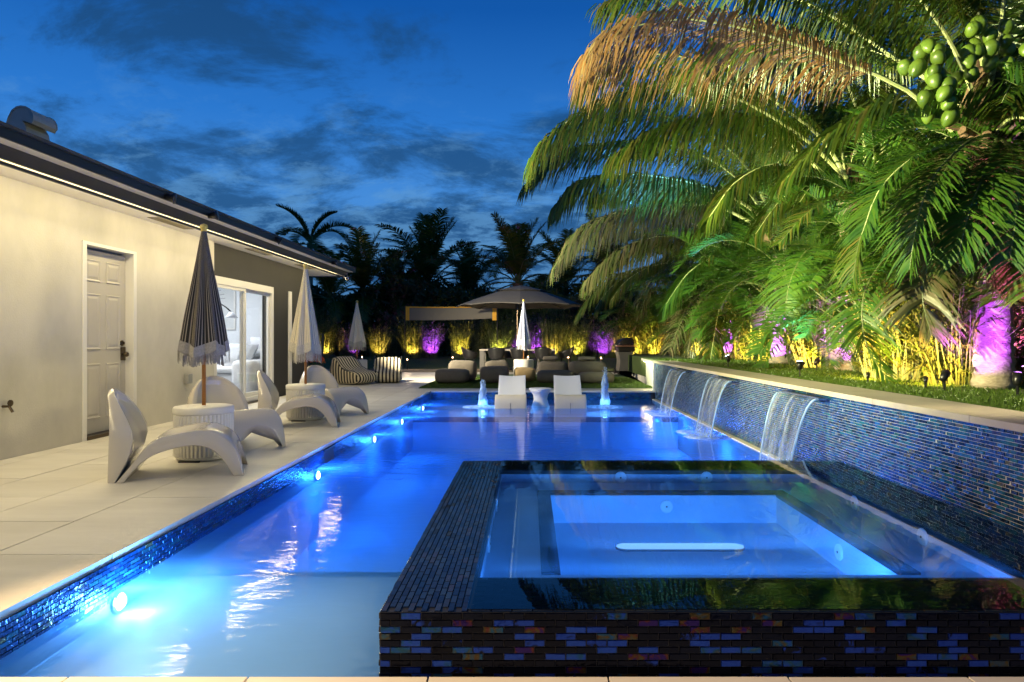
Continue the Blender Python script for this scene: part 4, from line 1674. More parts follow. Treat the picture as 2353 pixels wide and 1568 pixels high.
def striped_bag(label, x, y, rz, sc=1.0):
    t = thing('bean_bag', label, 'bean bag', (x, y, 0), rz, 'striped bean bag seats by the white drum table')
    prof = [(u * sc, z * sc * .98) for u, z in BAG]
    soft('body', extrude_profile(prof, 0.78 * sc, 0.10, 11), 'stripe_bag', t, amp=0.03, seed=x)
    mb = MB()
    mb.tube([(u, -0.36 * sc, z + .01) for u, z in prof[4:12]], 0.008, 6)
    mb.tube([(u, 0.36 * sc, z + .01) for u, z in prof[4:12]], 0.008, 6)
    mb.build('piping', 'charcoal_plastic', t, True)


striped_bag('black and cream striped bean bag seat on the left, turned towards the pool', -4.62, 16.25, math.radians(-28), 0.98)
striped_bag('black and cream striped bean bag seat on the right, seen from the front', -3.62, 17.1, math.radians(-80), 0.92)


def lounge_bag(label, x, y, rz, seat, back, m='taupe_cloth', pillow=None, grp='taupe bean bag loungers on the turf mat'):
    t = thing('bean_bag', label, 'bean bag', (x, y, 0.018), rz, grp)
    w, d, h = seat
    def blk(w, d, h, y0, z0):
        pr = [(y0 - d / 2, z0), (y0, z0), (y0 + d / 2, z0), (y0 + d / 2 + .04, z0 + h * .35), (y0 + d / 2, z0 + h * .85), (y0 + d * .3, z0 + h), (y0, z0 + h * 1.03),
              (y0 - d * .3, z0 + h), (y0 - d / 2, z0 + h * .85), (y0 - d / 2 - .04, z0 + h * .35)]
        return [[(-q[1], q[0], q[2]) for q in r] for r in extrude_profile(pr, w, 0.13, 9)]
    soft('seat_cushion', blk(w, d, h, 0, 0.0), m, t, amp=0.035, seed=x * 3)
    if back:
        bw, bd, bh, by, bx = back
        r = blk(bw, bd, bh, by, 0.0)
        soft('back_cushion', [[(p[0] + bx, p[1], p[2]) for p in q] for q in r], m, t, amp=0.035, seed=x * 5 + 2)
    if pillow:
        pw, pd, ph_, py_, pz, px_ = pillow
        r = blk(pw, pd, ph_, py_, pz)
        o = soft('head_pillow', [[(p[0] + px_, p[1], p[2]) for p in q] for q in r], 'taupe_cloth', t, amp=0.02, seed=x)
    return t


lounge_bag('square taupe bean bag lounger at the left end of the turf mat', -1.87, 16.15, 0.0, (0.82, 0.75, 0.34), (0.72, 0.5, 0.52, 0.62, 0.18))
lounge_bag('taupe bean bag lounger standing behind the left fountain jet', -0.86, 16.2, 0.05, (0.72, 0.7, 0.40), (0.62, 0.4, 0.52, 0.56, 0.06))
lounge_bag('small tan round pouf among the taupe loungers', -0.13, 16.9, 0.0, (0.56, 0.55, 0.34), None, 'tan_cloth', grp=None)
lounge_bag('taupe bean bag lounger with a roll pillow behind the second pool lounger', 0.62, 16.2, -0.08, (0.92, 0.7, 0.30), (0.78, 0.5, 0.50, 0.66, -0.10), pillow=(0.40, 0.2, 0.11, 0.66, 0.52, -0.15))
lounge_bag('taupe bean bag lounger at the right end of the mat behind the right fountain jet', 1.58, 16.15, 0.06, (0.86, 0.65, 0.26), (0.98, 0.5, 0.50, 0.62, -0.12), pillow=(0.46, 0.2, 0.10, 0.62, 0.52, -0.12))

# ------------------------------------------------------------------ in-pool loungers, side table and fountains
LP_OUT = [(0.0, -0.30), (0.02, -0.08), (0.08, 0.035), (0.18, 0.062), (0.30, 0.03), (0.46, -0.07), (0.62, -0.10), (0.78, -0.06), (0.96, 0.10), (1.14, 0.26), (1.26, 0.36)]


def ledge_lounger(label, x, y):
    t = thing('pool_lounger', label, 'lounger', (x, y, WZ), 0, 'white loungers standing in the shallow pool end')
    pts = catmull([(0, a_, b_ + 0.18) for a_, b_ in LP_OUT], 44)

    def strip(name, k0, k1, m, w0, w1, th):
        mb = MB()
        rings = []
        for k in range(k0, k1 + 1):
            p = pts[k]
            tg = (pts[min(k + 1, 43)] - pts[max(k - 1, 0)]).normalized()
            n = V((0, -tg.z, tg.y))
            w = w0 + (w1 - w0) * (k - k0) / max(1, k1 - k0)
            ring = []
            for j in range(9):
                v = -1 + 2 * j / 8
                ring.append(V((v * w / 2, p.y, p.z)) - n * 0.022 * (1 - v * v) * (1 if name == 'backrest' else 0.2))
            for j in range(9):
                v = 1 - 2 * j / 8
                ring.append(V((v * w / 2, p.y, p.z)) - n * (th + 0.022 * (1 - v * v) * (1 if name == 'backrest' else .2)))
            rings.append(ring)
        mb.loft(rings)
        return mb.build(name, m, t, True, bevel=0.008)
    strip('leg_rest', 0, 20, 'resin_cream', 0.58, 0.56, 0.045)  # cream puts the warm front light into the white resin's colour
    strip('seat', 20, 30, 'resin_white', 0.56, 0.54, 0.045)
    strip('backrest', 30, 43, 'resin_white', 0.54, 0.52, 0.040)
    mb = MB()
    mb.box(-0.006, 0.0, 0.012, 0.018, -0.10, 0.10)
    mb.build('drain_notch', 'charcoal_plastic', t)
    return t


ledge_lounger('white in-pool lounger on the left of the hourglass side table', -0.35, 12.05)
ledge_lounger('white in-pool lounger on the right of the hourglass side table', 0.73, 12.05)
st = thing('side_table', 'small white hourglass shaped table standing in the pool between the two loungers', 'side table', (0.195, 12.5, SHELF))
mb = MB()
zt = -SHELF + 0.17 - 0.05
mb.lathe([(0.20, 0.0), (0.19, 0.05), (0.15, 0.17), (0.125, 0.26), (0.14, 0.34), (0.185, zt - 0.02), (0.205, zt + .01)], 36)
mb.build('pedestal', 'resin_white', st, True)
mb = MB()
mb.lathe([(0.205, zt + .0105), (0.215, zt + 0.02), (0.212, zt + 0.035), (0.19, zt + 0.038)], 36)
mb.build('table_top', 'resin_white', st, True)


def fountain(label, x, y, h):
    t = thing('fountain_jet', label, 'fountain', (x, y, WZ), 0, 'bubbling fountain jets in the shallow pool end')
    mb = MB()
    prof = []
    for k in range(17):
        s = k / 16
        prof.append(((0.075 * (1 - s) ** 0.85 + 0.020) * (1 - 0.75 * max(0, s - .88) / .12), h * s))
    prof = [(r, z) for r, z in prof if z < h * .93]
    mb.lathe(prof, 26, fn=lambda a_, z: 1 + (0.22 + 0.5 * z / h) * noise.noise((math.cos(a_) * 2.2, math.sin(a_) * 2.2, z * 11 + x)))
    for k in range(16):
        a_, rr, hh = RND.uniform(0, 6.28), RND.uniform(.01, .05), h * RND.uniform(.55, 1.06)
        lean_ = RND.uniform(.3, 1.4)
        mb.tube([(rr * math.cos(a_), rr * math.sin(a_), hh * .25), (rr * math.cos(a_) * .9, rr * math.sin(a_) * .9, hh * .7), (rr * math.cos(a_) * lean_, rr * math.sin(a_) * lean_, hh)],
                [0.016, 0.013, 0.004], 6)
    mb.build('water_column', 'jet_water', t, True)
    mb = MB()
    for k in range(150):
        a_ = RND.uniform(0, 6.28)
        zz = h * RND.random() ** .8 * 1.08
        rr = RND.uniform(.02, .11) * (1.15 - .7 * zz / h)
        c_ = V((rr * math.cos(a_), rr * math.sin(a_), zz))
        q_ = RND.uniform(.003, .007)
        k0 = len(mb.v)
        mb.v += [tuple(c_ + V(d_) * q_) for d_ in ((1, 0, 0), (0, 1, 0), (-1, 0, 0), (0, -1, 0), (0, 0, 1.6), (0, 0, -1.6))]
        for a2, b2 in ((0, 1), (1, 2), (2, 3), (3, 0)):
            mb.face((k0 + a2, k0 + b2, k0 + 4))
            mb.face((k0 + b2, k0 + a2, k0 + 5))
    tag(mb.build('spray_drops', 'jet_water', t), kind='stuff')
    mb = MB()
    mb.lathe([((0.05 * (1 - s) + 0.016), h * 0.9 * s) for s in [k / 10 for k in range(11)]], 14)
    mb.build('water_core', 'jet_water', t, True)
    mb = MB()
    mb.lathe([(0.05, 0.055), (0.14, 0.022), (0.25, 0.009), (0.36, 0.003)], 26, fn=lambda a_, z: 1 + 0.22 * noise.noise((math.cos(a_) * 1.8, math.sin(a_) * 1.8, x)))
    mb.build('foam_ring', 'jet_water', t, True)
    mb = MB()
    mb.lathe([(0.05, SHELF - WZ), (0.045, SHELF - WZ + 0.02), (0.02, SHELF - WZ + 0.025)], 14)
    nz = mb.build('nozzle', 'chrome', t)
    lamp('POINT', 'fountain_bulb', nz, (0, 0, -0.03), 75, (0.20, 0.50, 1.0), 0.03)
    lamp('POINT', 'fountain_bulb', t, (0, 0, 0.10), 20, (0.22, 0.55, 1.0), 0.03)  # added inside the water column to make the jet glow


fountain('low blue lit fountain jet in the pool left of the two loungers', -0.87, 12.35, 0.48)
fountain('tall blue lit fountain jet in the pool right of the two loungers', 1.38, 12.35, 0.68)

# ------------------------------------------------------------------ things behind the pool
DT = thing('dining_table', 'long outdoor dining table with thick grey legs under the big parasol', 'table', (-0.42, 22.6, 0))
mb = MB()
mb.box(-1.25, 1.25, -0.5, 0.5, 0.70, 0.745)
mb.build('table_top', 'table_wood', DT, bevel=0.006)
for sx in (-1, 1):
    for sy in (-1, 1):
        mb = MB()
        mb.box(sx * 1.17 - 0.075, sx * 1.17 + 0.075, sy * 0.42 - 0.07, sy * 0.42 + 0.07, 0, 0.699)
        mb.build('leg', 'table_grey', DT, bevel=0.004)


def make_chair():
    t = thing('dining_chair', 'black plastic dining chair', 'chair', (0, 0, 0), 0, 'black dining chairs round the outdoor table')
    # tub shell: seat at z .45, open front along -x... local front is +y
    mb = MB()
    N = 25
    rings = []
    for s in range(9):
        f_ = s / 8
        ring = []
        for j in range(N):
            an = -PI * 0.94 + PI * 1.88 * j / (N - 1) - PI / 2
            back = 0.5 + 0.5 * math.cos(an + PI / 2)
            top = 0.62 + 0.19 * back ** 1.2
            r = 0.19 + 0.10 * f_ ** 0.5
            z = 0.43 + (top - 0.43) * f_
            ring.append((r * 1.0 * math.cos(an), r * 0.95 * math.sin(an) - 0.02 * f_, z))
        rings.append(ring)
    inner = [[(p[0] * 0.93, p[1] * 0.93, p[2]) for p in r] for r in rings][::-1]
    b0 = mb.loft(rings + inner, False)
    mb.build('shell', 'charcoal_plastic', t, True)
    mb = MB()
    mb.lathe([(0.15, 0.415), (0.20, 0.425), (0.205, 0.45), (0.02, 0.455)], 22)
    mb.build('seat', 'charcoal_plastic', t, True)
    for sx in (-1, 1):
        for sy in (-1, 1):
            mb = MB()
            mb.tube([(sx * 0.14, sy * 0.13, 0.43), (sx * 0.21, sy * 0.21, 0.0)], [0.017, 0.013], 8)
            mb.build('leg', 'charcoal_plastic', t)
    return t


chair0 = make_chair()
CH = [(-1.09, 21.85, 0.05, 'left of the three black dining chairs with their backs to the pool'),
      (-0.36, 21.85, -0.04, 'middle of the three black dining chairs with their backs to the pool'),
      (0.42, 21.85, 0.02, 'right of the three black dining chairs with their backs to the pool'),
      (-2.02, 22.5, -PI / 2 + .1, 'black dining chair at the left end of the dining table'),
      (1.20, 22.6, PI / 2 - .1, 'black dining chair at the right end of the dining table'),
      (-0.72, 23.4, PI - .1, 'black dining chair on the far side of the table, left of two'),
      (0.44, 23.4, PI + .15, 'black dining chair on the far side of the table, right of two')]
for i, (x, y, rz, lab) in enumerate(CH):
    c = chair0 if i == 0 else copy_tree(chair0)
    c.location = (x, y, 0.006 if y > 21.8 else 0)
    c.rotation_euler = (0, 0, rz)
    c['label'] = lab

# big parasol
bp = thing('cantilever_parasol', 'large open grey octagonal parasol with a vented top over the dining table', 'parasol', (-0.32, 22.9, 0))
R8 = 2.22


def octa(r, z, sag=0.0, n=8, seg=6):
    pts = []
    for k in range(n):
        a0, a1 = 2 * PI * (k + 0.25) / n - PI / 2 - 2 * PI * .25 / n, 2 * PI * (k + 1.25) / n - PI / 2 - 2 * PI * .25 / n
        p0, p1 = V((math.cos(a0), math.sin(a0), 0)), V((math.cos(a1), math.sin(a1), 0))
        for j in range(seg):
            q = p0.lerp(p1, j / seg) * r
            pts.append((q.x, q.y, z + sag * math.sin(PI * j / seg)))
    return pts


mb = MB()
mb.loft([octa(R8, 2.17, 0.05), octa(R8 * 0.995, 2.20, 0.05), octa(R8 * 0.72, 2.44, 0.02), octa(R8 * .42, 2.66, 0.01), octa(R8 * .30, 2.735)], True, False, False)
mb.build('canopy', 'canopy_grey', bp)
mb = MB()
mb.loft([octa(R8 * 0.42, 2.70, 0.02), octa(R8 * 0.41, 2.715, 0.02), octa(R8 * .2, 2.84), octa(0.04, 2.915)], True, False, True)
mb.build('canopy_vent', 'canopy_grey', bp)
for k in range(8):
    a_ = 2 * PI * k / 8 - PI / 2
    mb = MB()
    mb.tube([(0.06 * math.cos(a_), 0.06 * math.sin(a_), 2.80), (R8 * .97 * math.cos(a_), R8 * .97 * math.sin(a_), 2.18)], 0.014, 6)
    mb.build('rib', 'charcoal_plastic', bp)
mb = MB()
mb.tube([(-0.12, 0.55, 0.0), (-0.12, 0.55, 2.52)], 0.04, 12)
mb.tube([(-0.12, 0.55, 2.44), (0, 0, 2.78)], 0.03, 10)
mb.build('pole', 'bronze', bp)
mb = MB()
mb.box(-0.19, -0.05, 0.44, 0.62, 2.12, 2.30)
mb.build('crank_box', 'charcoal_plastic', bp, bevel=0.01)
mb = MB()
mb.box(-0.52, 0.28, 0.15, 0.95, 0.006, 0.07)
mb.build('base', 'charcoal_plastic', bp, bevel=0.01)

# volleyball net
net = thing('volleyball_net', 'grey volleyball net with orange edge bands strung between two slim poles', 'net', (-3.2, 25.6, 0))
nx0, nx1 = -1.55, 1.92


def netz(u):
    return 2.31 - 0.03 * math.sin(PI * u) + 0.03 * u


mb = MB()
NN = 24
for k in range(NN + 1):
    u = k / NN
    x = nx0 + 0.14 + (nx1 - nx0 - 0.30) * u
    mb.v.append((x, 0.02 * math.sin(u * 9), netz(u) - 0.03))
    mb.v.append((x, 0.02 * math.sin(u * 9) + .01, netz(u) - 0.50 + 0.04 * u))
for k in range(NN):
    mb.face((2 * k, 2 * k + 1, 2 * k + 3, 2 * k + 2))
mb.build('mesh', 'net_mesh', net)
mb = MB()
mb.tube([(nx0 + (nx1 - nx0) * k / NN, 0.02 * math.sin(k / NN * 9), netz(k / NN)) for k in range(NN + 1)], 0.026, 6)
mb.build('top_band', 'net_orange', net)
for (xa, xb, s0) in ((nx0, nx0 + 0.14, 1), (nx1 - 0.16, nx1, 0)):
    mb = MB()
    mb.box(xa, xb, -0.012, 0.012, 1.80, netz(0.5) + .02)
    mb.build('side_band', 'net_orange', net)
mb = MB()
mb.tube([(nx0 + .1 + (nx1 - nx0 - .2) * k / NN, 0.03 * math.sin(k / NN * 9), netz(k / NN) - .50 + .04 * k / NN) for k in range(NN + 1)], 0.008, 5)
mb.build('bottom_cord', 'canopy_grey', net)
for x in (nx0 - 0.03, nx1 + 0.03):
    mb = MB()
    mb.tube([(x, 0, -0.05), (x, 0, 2.33)], 0.02, 8)
    mb.build('pole', 'charcoal_plastic', net)

# grill
gr = thing('barbecue_grill', 'dark domed barbecue grill on a cart beside the cream garden wall', 'grill', (2.90, 20.6, 0.004), 0.1)
mb = MB()
rings = []
for z, hw in ((0.10, 0.24), (0.25, 0.205), (0.42, 0.19), (0.58, 0.215), (0.68, 0.245)):
    rings.append([(-hw, -0.22, z), (hw, -0.22, z), (hw, 0.22, z), (-hw, 0.22, z)])
mb.loft(rings)
mb.build('cart', 'grill_grey', gr, bevel=0.01)
mb = MB()
mb.loft([[(-.25 * s, -.24 * s, z), (.25 * s, -.24 * s, z), (.25 * s, .24 * s, z), (-.25 * s, .24 * s, z)] for z, s in ((0.685, .96), (0.72, 1.02), (0.86, 1.02))])
mb.build('firebox', 'grill_black', gr, bevel=0.02)
mb = MB()
prof = [(-0.25, 0.865), (-0.255, 0.93), (-0.22, 1.0), (-.12, 1.07), (0.02, 1.11), (0.16, 1.12), (0.24, 1.06), (0.265, 0.95), (0.255, 0.865)]
mb.loft([[(x, y * 1.0, z) for x, z in prof] for y in (-0.24, 0.24)])
lid = mb.build('lid', 'grill_black', gr, True, bevel=0.03)
mb = MB()
mb.tube([(-0.14, -0.245, 0.92), (-0.14, -0.285, 0.92), (0.14, -0.285, 0.92), (0.14, -0.245, 0.92)], 0.012, 8)
mb.build('lid_handle', 'chrome', lid)
mb = MB()
mb.box(-0.33, 0.32, -0.34, -0.26, 0.855, 0.875)
mb.build('side_shelf', 'copper_shelf', gr)
for sx in (-1, 1):
    mb = MB()
    mb.box(sx * 0.23 - 0.02, sx * 0.23 + 0.02, -0.20, -0.16, 0.0, 0.11)
    mb.build('leg', 'grill_black', gr)
    mb = MB()
    mb.loft([[(sx * 0.27 + q, 0.16 + 0.09 * math.cos(2 * PI * j / 16), 0.092 + 0.09 * math.sin(2 * PI * j / 16)) for j in range(16)] for q in (-0.02, 0.02)])
    mb.build('wheel', 'grill_black', gr)

# planter with red flowers beyond the house corner
for (nm, lab, x, y, r, h, fr_) in (('flower_pot', 'dark tapered planter with orange red flowers behind the far sculptural chair', -4.90, 15.3, 0.15, 0.50, 0.22),
                                  ('flower_pot', 'dark planter with dim red flowers half hidden behind the house corner', -5.42, 15.9, 0.16, 0.48, 0.20)):
    t = thing(nm, lab, 'planter', (x, y, 0))
    mb = MB()
    s = r
    mb.loft([[(-s * k, -s * k, z), (s * k, -s * k, z), (s * k, s * k, z), (-s * k, s * k, z)] for z, k in ((0, .72), (h, 1.0), (h, .88), (h - .04, .86))])
    mb.build('pot', 'pot_dark', t, bevel=0.008)
    mb = MB()
    for k in range(560):
        a_, b_ = RND.uniform(0, 2 * PI), RND.random() ** 0.6
        rr_ = fr_ * b_
        c = V((rr_ * math.cos(a_), rr_ * math.sin(a_), h + 0.02 + (0.19 + .03 * RND.random()) * math.sqrt(max(0, 1 - b_ * b_)) * RND.uniform(.75, 1.05)))
        n = (c - V((0, 0, h - .05))).normalized()
        u = n.orthogonal().normalized()
        u.rotate(Matrix.Rotation(RND.uniform(0, 6.28), 3, n))
        w_ = n.cross(u)
        q = 0.016
        mb.quad(c - u * q, c - w_ * q + n * .006, c + u * q, c + w_ * q + n * .006)
    tag(mb.build('blossom', 'petal', t), kind='stuff')
    mb = MB()
    for k in range(150):
        a_ = RND.uniform(0, 2 * PI)
        rr_ = fr_ * RND.uniform(.5, 1.02)
        c = V((rr_ * math.cos(a_), rr_ * math.sin(a_), h + RND.uniform(-.03, .09)))
        u = V((math.cos(a_), math.sin(a_), RND.uniform(-.4, .5))).normalized()
        w_ = u.cross(V((0, 0, 1))).normalized()
        mb.quad(c, c + u * .03 + w_ * .016, c + u * .07, c + u * .03 - w_ * .016)
    tag(mb.build('leaf', 'leaf_areca', t), kind='stuff')

# path lights
for k, (px, py, Y, lab) in enumerate([(936, 829, 23.7, 'short path light on the lawn right of the striped bean bags'),
                                     (1040, 824, 24.2, 'short path light on the lawn behind the left taupe bean bag'),
                                     (1107, 829, 24.0, 'short path light half hidden behind the left end dining chair'),
                                     (1306, 824, 22.4, 'short glowing torch light beside the right end dining chair'),
                                     (1381, 826, 22.4, 'bright flaring torch light between the dining set and the grill')]):
    p = P(px, py, Y)
    h = p.z
    t = thing('path_light', lab, 'path light', (p.x, p.y, 0.0), 0, 'path lights along the lawn edge')
    mb = MB()
    mb.tube([(0, 0, -0.03), (0, 0, h - 0.05)], 0.012, 8)
    mb.build('stake', 'bronze', t)
    mb = MB()
    mb.lathe([(0.018, h - 0.08), (0.03, h - 0.05), (0.034, h + 0.02), (0.03, h + 0.02), (0.02, h - 0.045)], 14)
    mb.build('lamp_cup', 'bronze', t, True)
    mb = MB()
    mb.lathe([(0.006, h - 0.03), (0.022, h + 0.01), (0.018, h + 0.04), (0.002, h + 0.075)], 10)
    mb.build('flame', 'lamp_flame', t, True)
    lamp('POINT', 'path_bulb', t, (0, 0, h + 0.12), 11 if k < 3 else 18, (1, 0.72, 0.42), 0.03)

# low metal railing at the far left
rl = thing('railing', 'thin dark metal railing beyond the house corner', 'railing', (-8.2, 26.5, 0.0))
mb = MB()
mb.tube([(0, 0, -0.05), (0, 0, 1.30)], 0.035, 8)
mb.build('post', 'canopy_grey', rl)
mb = MB()
mb.tube([(-3.4, 0, 1.28), (0.0, 0, 1.28)], 0.022, 8)
mb.build('rail', 'canopy_grey', rl)
for k in range(9):
    mb = MB()
    mb.tube([(-0.36 * (k + 1), 0, 0.0), (-0.36 * (k + 1), 0, 1.27)], 0.009, 6)
    mb.build('baluster', 'charcoal_plastic', rl)

# ------------------------------------------------------------------ palms and other plants
UP = V((0, 0, 1))


def frond_into(mb, pts, n, L, droop, width, rng, vee=0.25, start=0.16, r0=0.028, spread=1.0, segs=3, gap=0.0, twist=0.0, hang=0.0):
    """pinnate leaf along a control line; faces of slot 0 are leaflets, slot 1 the stalk"""
    c = catmull(pts, 26)
    mb.cur = 1
    m_ = 14
    cc = [c[int(round(i * 25 / (m_ - 1)))] for i in range(m_)]
    mb.tube(cc, [r0 * (1 - 0.93 * (i / (m_ - 1)) ** 0.8) + 0.002 for i in range(m_)], 6, False)
    mb.cur = 0
    for i in range(n):
        t = start + (1 - start) * (i + rng.random() * 0.7) / n
        t = min(t, 0.995)
        k = t * 25
        a = int(k)
        p = c[a].lerp(c[min(a + 1, 25)], k - a)
        tg = (c[min(a + 1, 25)] - c[max(a - 1, 0)]).normalized()
        side = tg.cross(UP)
        if side.length < 0.05:
            side = V((0, 1, 0))
        side.normalize()
        nrm_ = side.cross(tg).normalized()
        if twist:
            rot = Matrix.Rotation(twist * (t - .3), 3, tg)
            side = rot @ side
            nrm_ = rot @ nrm_
        prof = math.sin(PI * min(1, (0.10 + 0.80 * (t - start) / (1 - start)))) ** 0.75
        for s in (-1, 1):
            if rng.random() < gap:
                continue
            ll_ = L * prof * rng.uniform(0.75, 1.12)
            fw = 0.35 + 0.55 * t + rng.uniform(-.12, .12)
            d = (side * s * spread + tg * fw + nrm_ * (vee + rng.uniform(-.12, .12)) - UP * hang).normalized()
            w = width * rng.uniform(0.7, 1.15)
            dr = droop * rng.uniform(0.7, 1.35)
            q = p.copy()
            kx = len(mb.v)
            for sgm in range(segs):
                wv = tg - d * tg.dot(d)
                if wv.length < 0.05:
                    wv = side.copy()
                wv.normalize()
                wd = w * (0.55, 1.0, 0.75, 0.5)[sgm]
                mb.v.append(tuple(q - wv * wd / 2))
                mb.v.append(tuple(q + wv * wd / 2))
                q = q + d * (ll_ / segs)
                d = (d + V((rng.uniform(-.08, .08), rng.uniform(-.08, .08), -dr))).normalized()
            mb.v.append(tuple(q))
            for sgm in range(segs - 1):
                b = kx + 2 * sgm
                mb.face((b, b + 1, b + 3, b + 2))
            b = kx + 2 * (segs - 1)
            mb.face((b, b + 1, b + 2))


def frond_shape(elev, length, sag, n=6):
    """stalk leaving at an elevation and bending down under its weight, in the local x-z plane"""
    pts = [V((0, 0, 0))]
    e = math.radians(elev)
    for i in range(n):
        pts.append(pts[-1] + V((math.cos(e), 0, math.sin(e))) * (length / n))
        e -= math.radians(sag) / n * (0.6 + 0.8 * i / n)
    return pts


FM = {}


def frond_meshes(key, specs, leaf, stalk, n, L, droop, width, **kw):
    out = []
    for i, (el, ln, sg) in enumerate(specs):
        mb = MB()
        frond_into(mb, frond_shape(el, ln, sg), n, L, droop, width, random.Random(hash((key, i)) % 1000 if False else i * 7 + len(key)), **kw)
        me = bpy.data.meshes.new('frond')
        me.from_pydata(mb.v, [], mb.f)
        me.materials.append(MATS[leaf])
        me.materials.append(MATS[stalk])
        me.polygons.foreach_set('material_index', mb.mi)
        me.update()
        out.append(me)
    FM[key] = out


frond_meshes('coco', [(78, 3.6, 60), (62, 4.0, 95), (45, 4.3, 100), (28, 4.4, 95), (8, 4.3, 80), (-15, 4.0, 60), (55, 4.2, 120), (-40, 3.5, 35)],
             'leaf_palm', 'petiole', 110, 1.05, 0.7, 0.030, spread=.75, hang=.2)
frond_meshes('coco_hang', [(-35, 3.4, 45), (-55, 3.0, 25), (5, 3.6, 110)], 'leaf_hang', 'petiole_dark', 60, 0.9, 0.7, 0.03, gap=.15)
frond_meshes('areca', [(80, 2.2, 50), (65, 2.4, 85), (50, 2.3, 110), (35, 2.2, 105), (15, 2.0, 90), (60, 2.5, 125)],
             'leaf_areca', 'petiole_dark', 60, 0.56, 0.18, 0.027, vee=0.45, r0=.012)
frond_meshes('silhouette', [(82, 3.4, 35), (66, 3.8, 75), (48, 4.0, 100), (30, 4.0, 110), (8, 3.8, 95), (-18, 3.4, 60)],
             'leaf_palm', 'petiole_dark', 72, 0.85, 0.30, 0.05, r0=.04)
frond_meshes('royal', [(70, 2.6, 70), (45, 2.8, 110), (20, 2.7, 110), (-8, 2.4, 80)], 'leaf_palm', 'petiole_dark', 64, 0.62, 0.1, 0.055, vee=.5, r0=.04)


def trunk_mesh(h, r_base, r_top, lean=(0, 0), rings=True):
    mb = MB()
    N = int(h / 0.11) + 2
    rs = []
    for i in range(N * 2):
        s = i / (N * 2 - 1)
        r = r_top + (r_base - r_top) * (1 - s) ** 3
        if rings:
            r *= 1.06 if i % 2 else 0.96
        ring = []
        for j in range(14):
            a = 2 * PI * j / 14
            k = 1 + 0.05 * noise.noise((math.cos(a) * 2, math.sin(a) * 2, s * h * 3))
            ring.append((lean[0] * s * s + r * k * math.cos(a), lean[1] * s * s + r * k * math.sin(a), s * h))
        rs.append(ring)
    mb.loft(rs)
    return mb


def place_frond(parent, me, z, rz, tilt=0.0, sc=1.0, off=(0, 0), name='frond'):
    o = bpy.data.objects.new(name, me)
    COL.objects.link(o)
    o.parent = parent
    o.location = (off[0], off[1], z)
    o.rotation_euler = (0, tilt, rz)
    o.scale = (sc, sc * RND.uniform(.92, 1.08), sc)
    return o


def crown(parent, key, z, n, rng, sc=1.0, off=(0, 0), sector=None, pick=None):
    ms = FM[key]
    for i in range(n):
        az = i * 2.399963 + rng.uniform(-.25, .25)
        if sector:
            az = sector[0] + (sector[1] - sector[0]) * ((i * 0.618034) % 1.0)
        idx = pick[i % len(pick)] if pick else i % len(ms)
        place_frond(parent, ms[idx], z + rng.uniform(-.08, .08), az, rng.uniform(-.12, .12), sc * rng.uniform(.86, 1.1), off)


COCO_MB = MB()
_pr = [(0.0, -0.105), (0.035, -0.09), (0.075, -0.045), (0.092, 0.01), (0.085, 0.055), (0.06, 0.09), (0.025, 0.108), (0.0, 0.112)]
COCO_MB.lathe([(max(r * (1), 0.002), z) for r, z in _pr], 14, fn=lambda a, z: 1 + 0.07 * math.cos(3 * a))
COCO_ME = None


def coconuts(parent, pts):
    global COCO_ME
    for i, p in enumerate(pts):
        if COCO_ME is None:
            o = COCO_MB.build('coconut', 'coconut', parent, True, p)
            COCO_ME = o.data
        else:
            o = link('coconut', COCO_ME, parent, p)
        o.rotation_euler = (RND.uniform(-.7, .7), RND.uniform(-.7, .7), RND.uniform(0, 6))
        s = RND.uniform(.58, .80)
        o.scale = (s, s, s * 1.05)


LZ = 0.595
A_ = V((4.46, 6.45, LZ))
palmA = thing('coconut_palm', 'coconut palm nearest the camera with a purple lit ringed trunk and clusters of green coconuts', 'palm tree', A_, 0, 'coconut palms along the upper lawn')
trunk_mesh(2.6, 0.19, 0.125, (0.25, 0.1)).build('trunk', 'trunk', palmA, True)


def hero(parent, pts, n, L, droop, width, leaf='leaf_palm', stalk='petiole', seed=0, **kw):
    """a frond given by its own line in world space"""
    o0 = V(parent.location)
    mb = MB()
    frond_into(mb, [V(p) - o0 for p in pts], n, L, droop, width, random.Random(seed), **kw)
    return mb.build('frond', [leaf, stalk], parent)


B_ = V((4.96, 10.3, LZ))
C_ = V((5.0, 13.1, LZ))
D_ = V((5.3, 17.3, LZ))
E_ = V((5.45, 21.0, LZ))
palmB = thing('coconut_palm', 'second coconut palm along the lawn, long arching stalks reaching over the pool wall', 'palm tree', B_, 0, 'coconut palms along the upper lawn')
palmC = thing('coconut_palm', 'third coconut palm along the lawn, with a blue lit frond', 'palm tree', C_, 0, 'coconut palms along the upper lawn')
palmD = thing('coconut_palm', 'fourth coconut palm along the lawn with brown hanging fronds', 'palm tree', D_, 0, 'coconut palms along the upper lawn')
palmE = thing('coconut_palm', 'farthest coconut palm of the lawn row, above the barbecue grill', 'palm tree', E_, 0, 'coconut palms along the upper lawn')
trunk_mesh(2.7, 0.27, 0.13, (-0.1, 0)).build('trunk', 'trunk', palmB, True)
trunk_mesh(2.7, 0.33, 0.14, (-0.15, 0.1)).build('trunk', 'trunk', palmC, True)
trunk_mesh(2.7, 0.34, 0.14, (0, 0)).build('trunk', 'trunk', palmD, True)
trunk_mesh(2.7, 0.30, 0.14, (0, 0)).build('trunk', 'trunk', palmE, True)

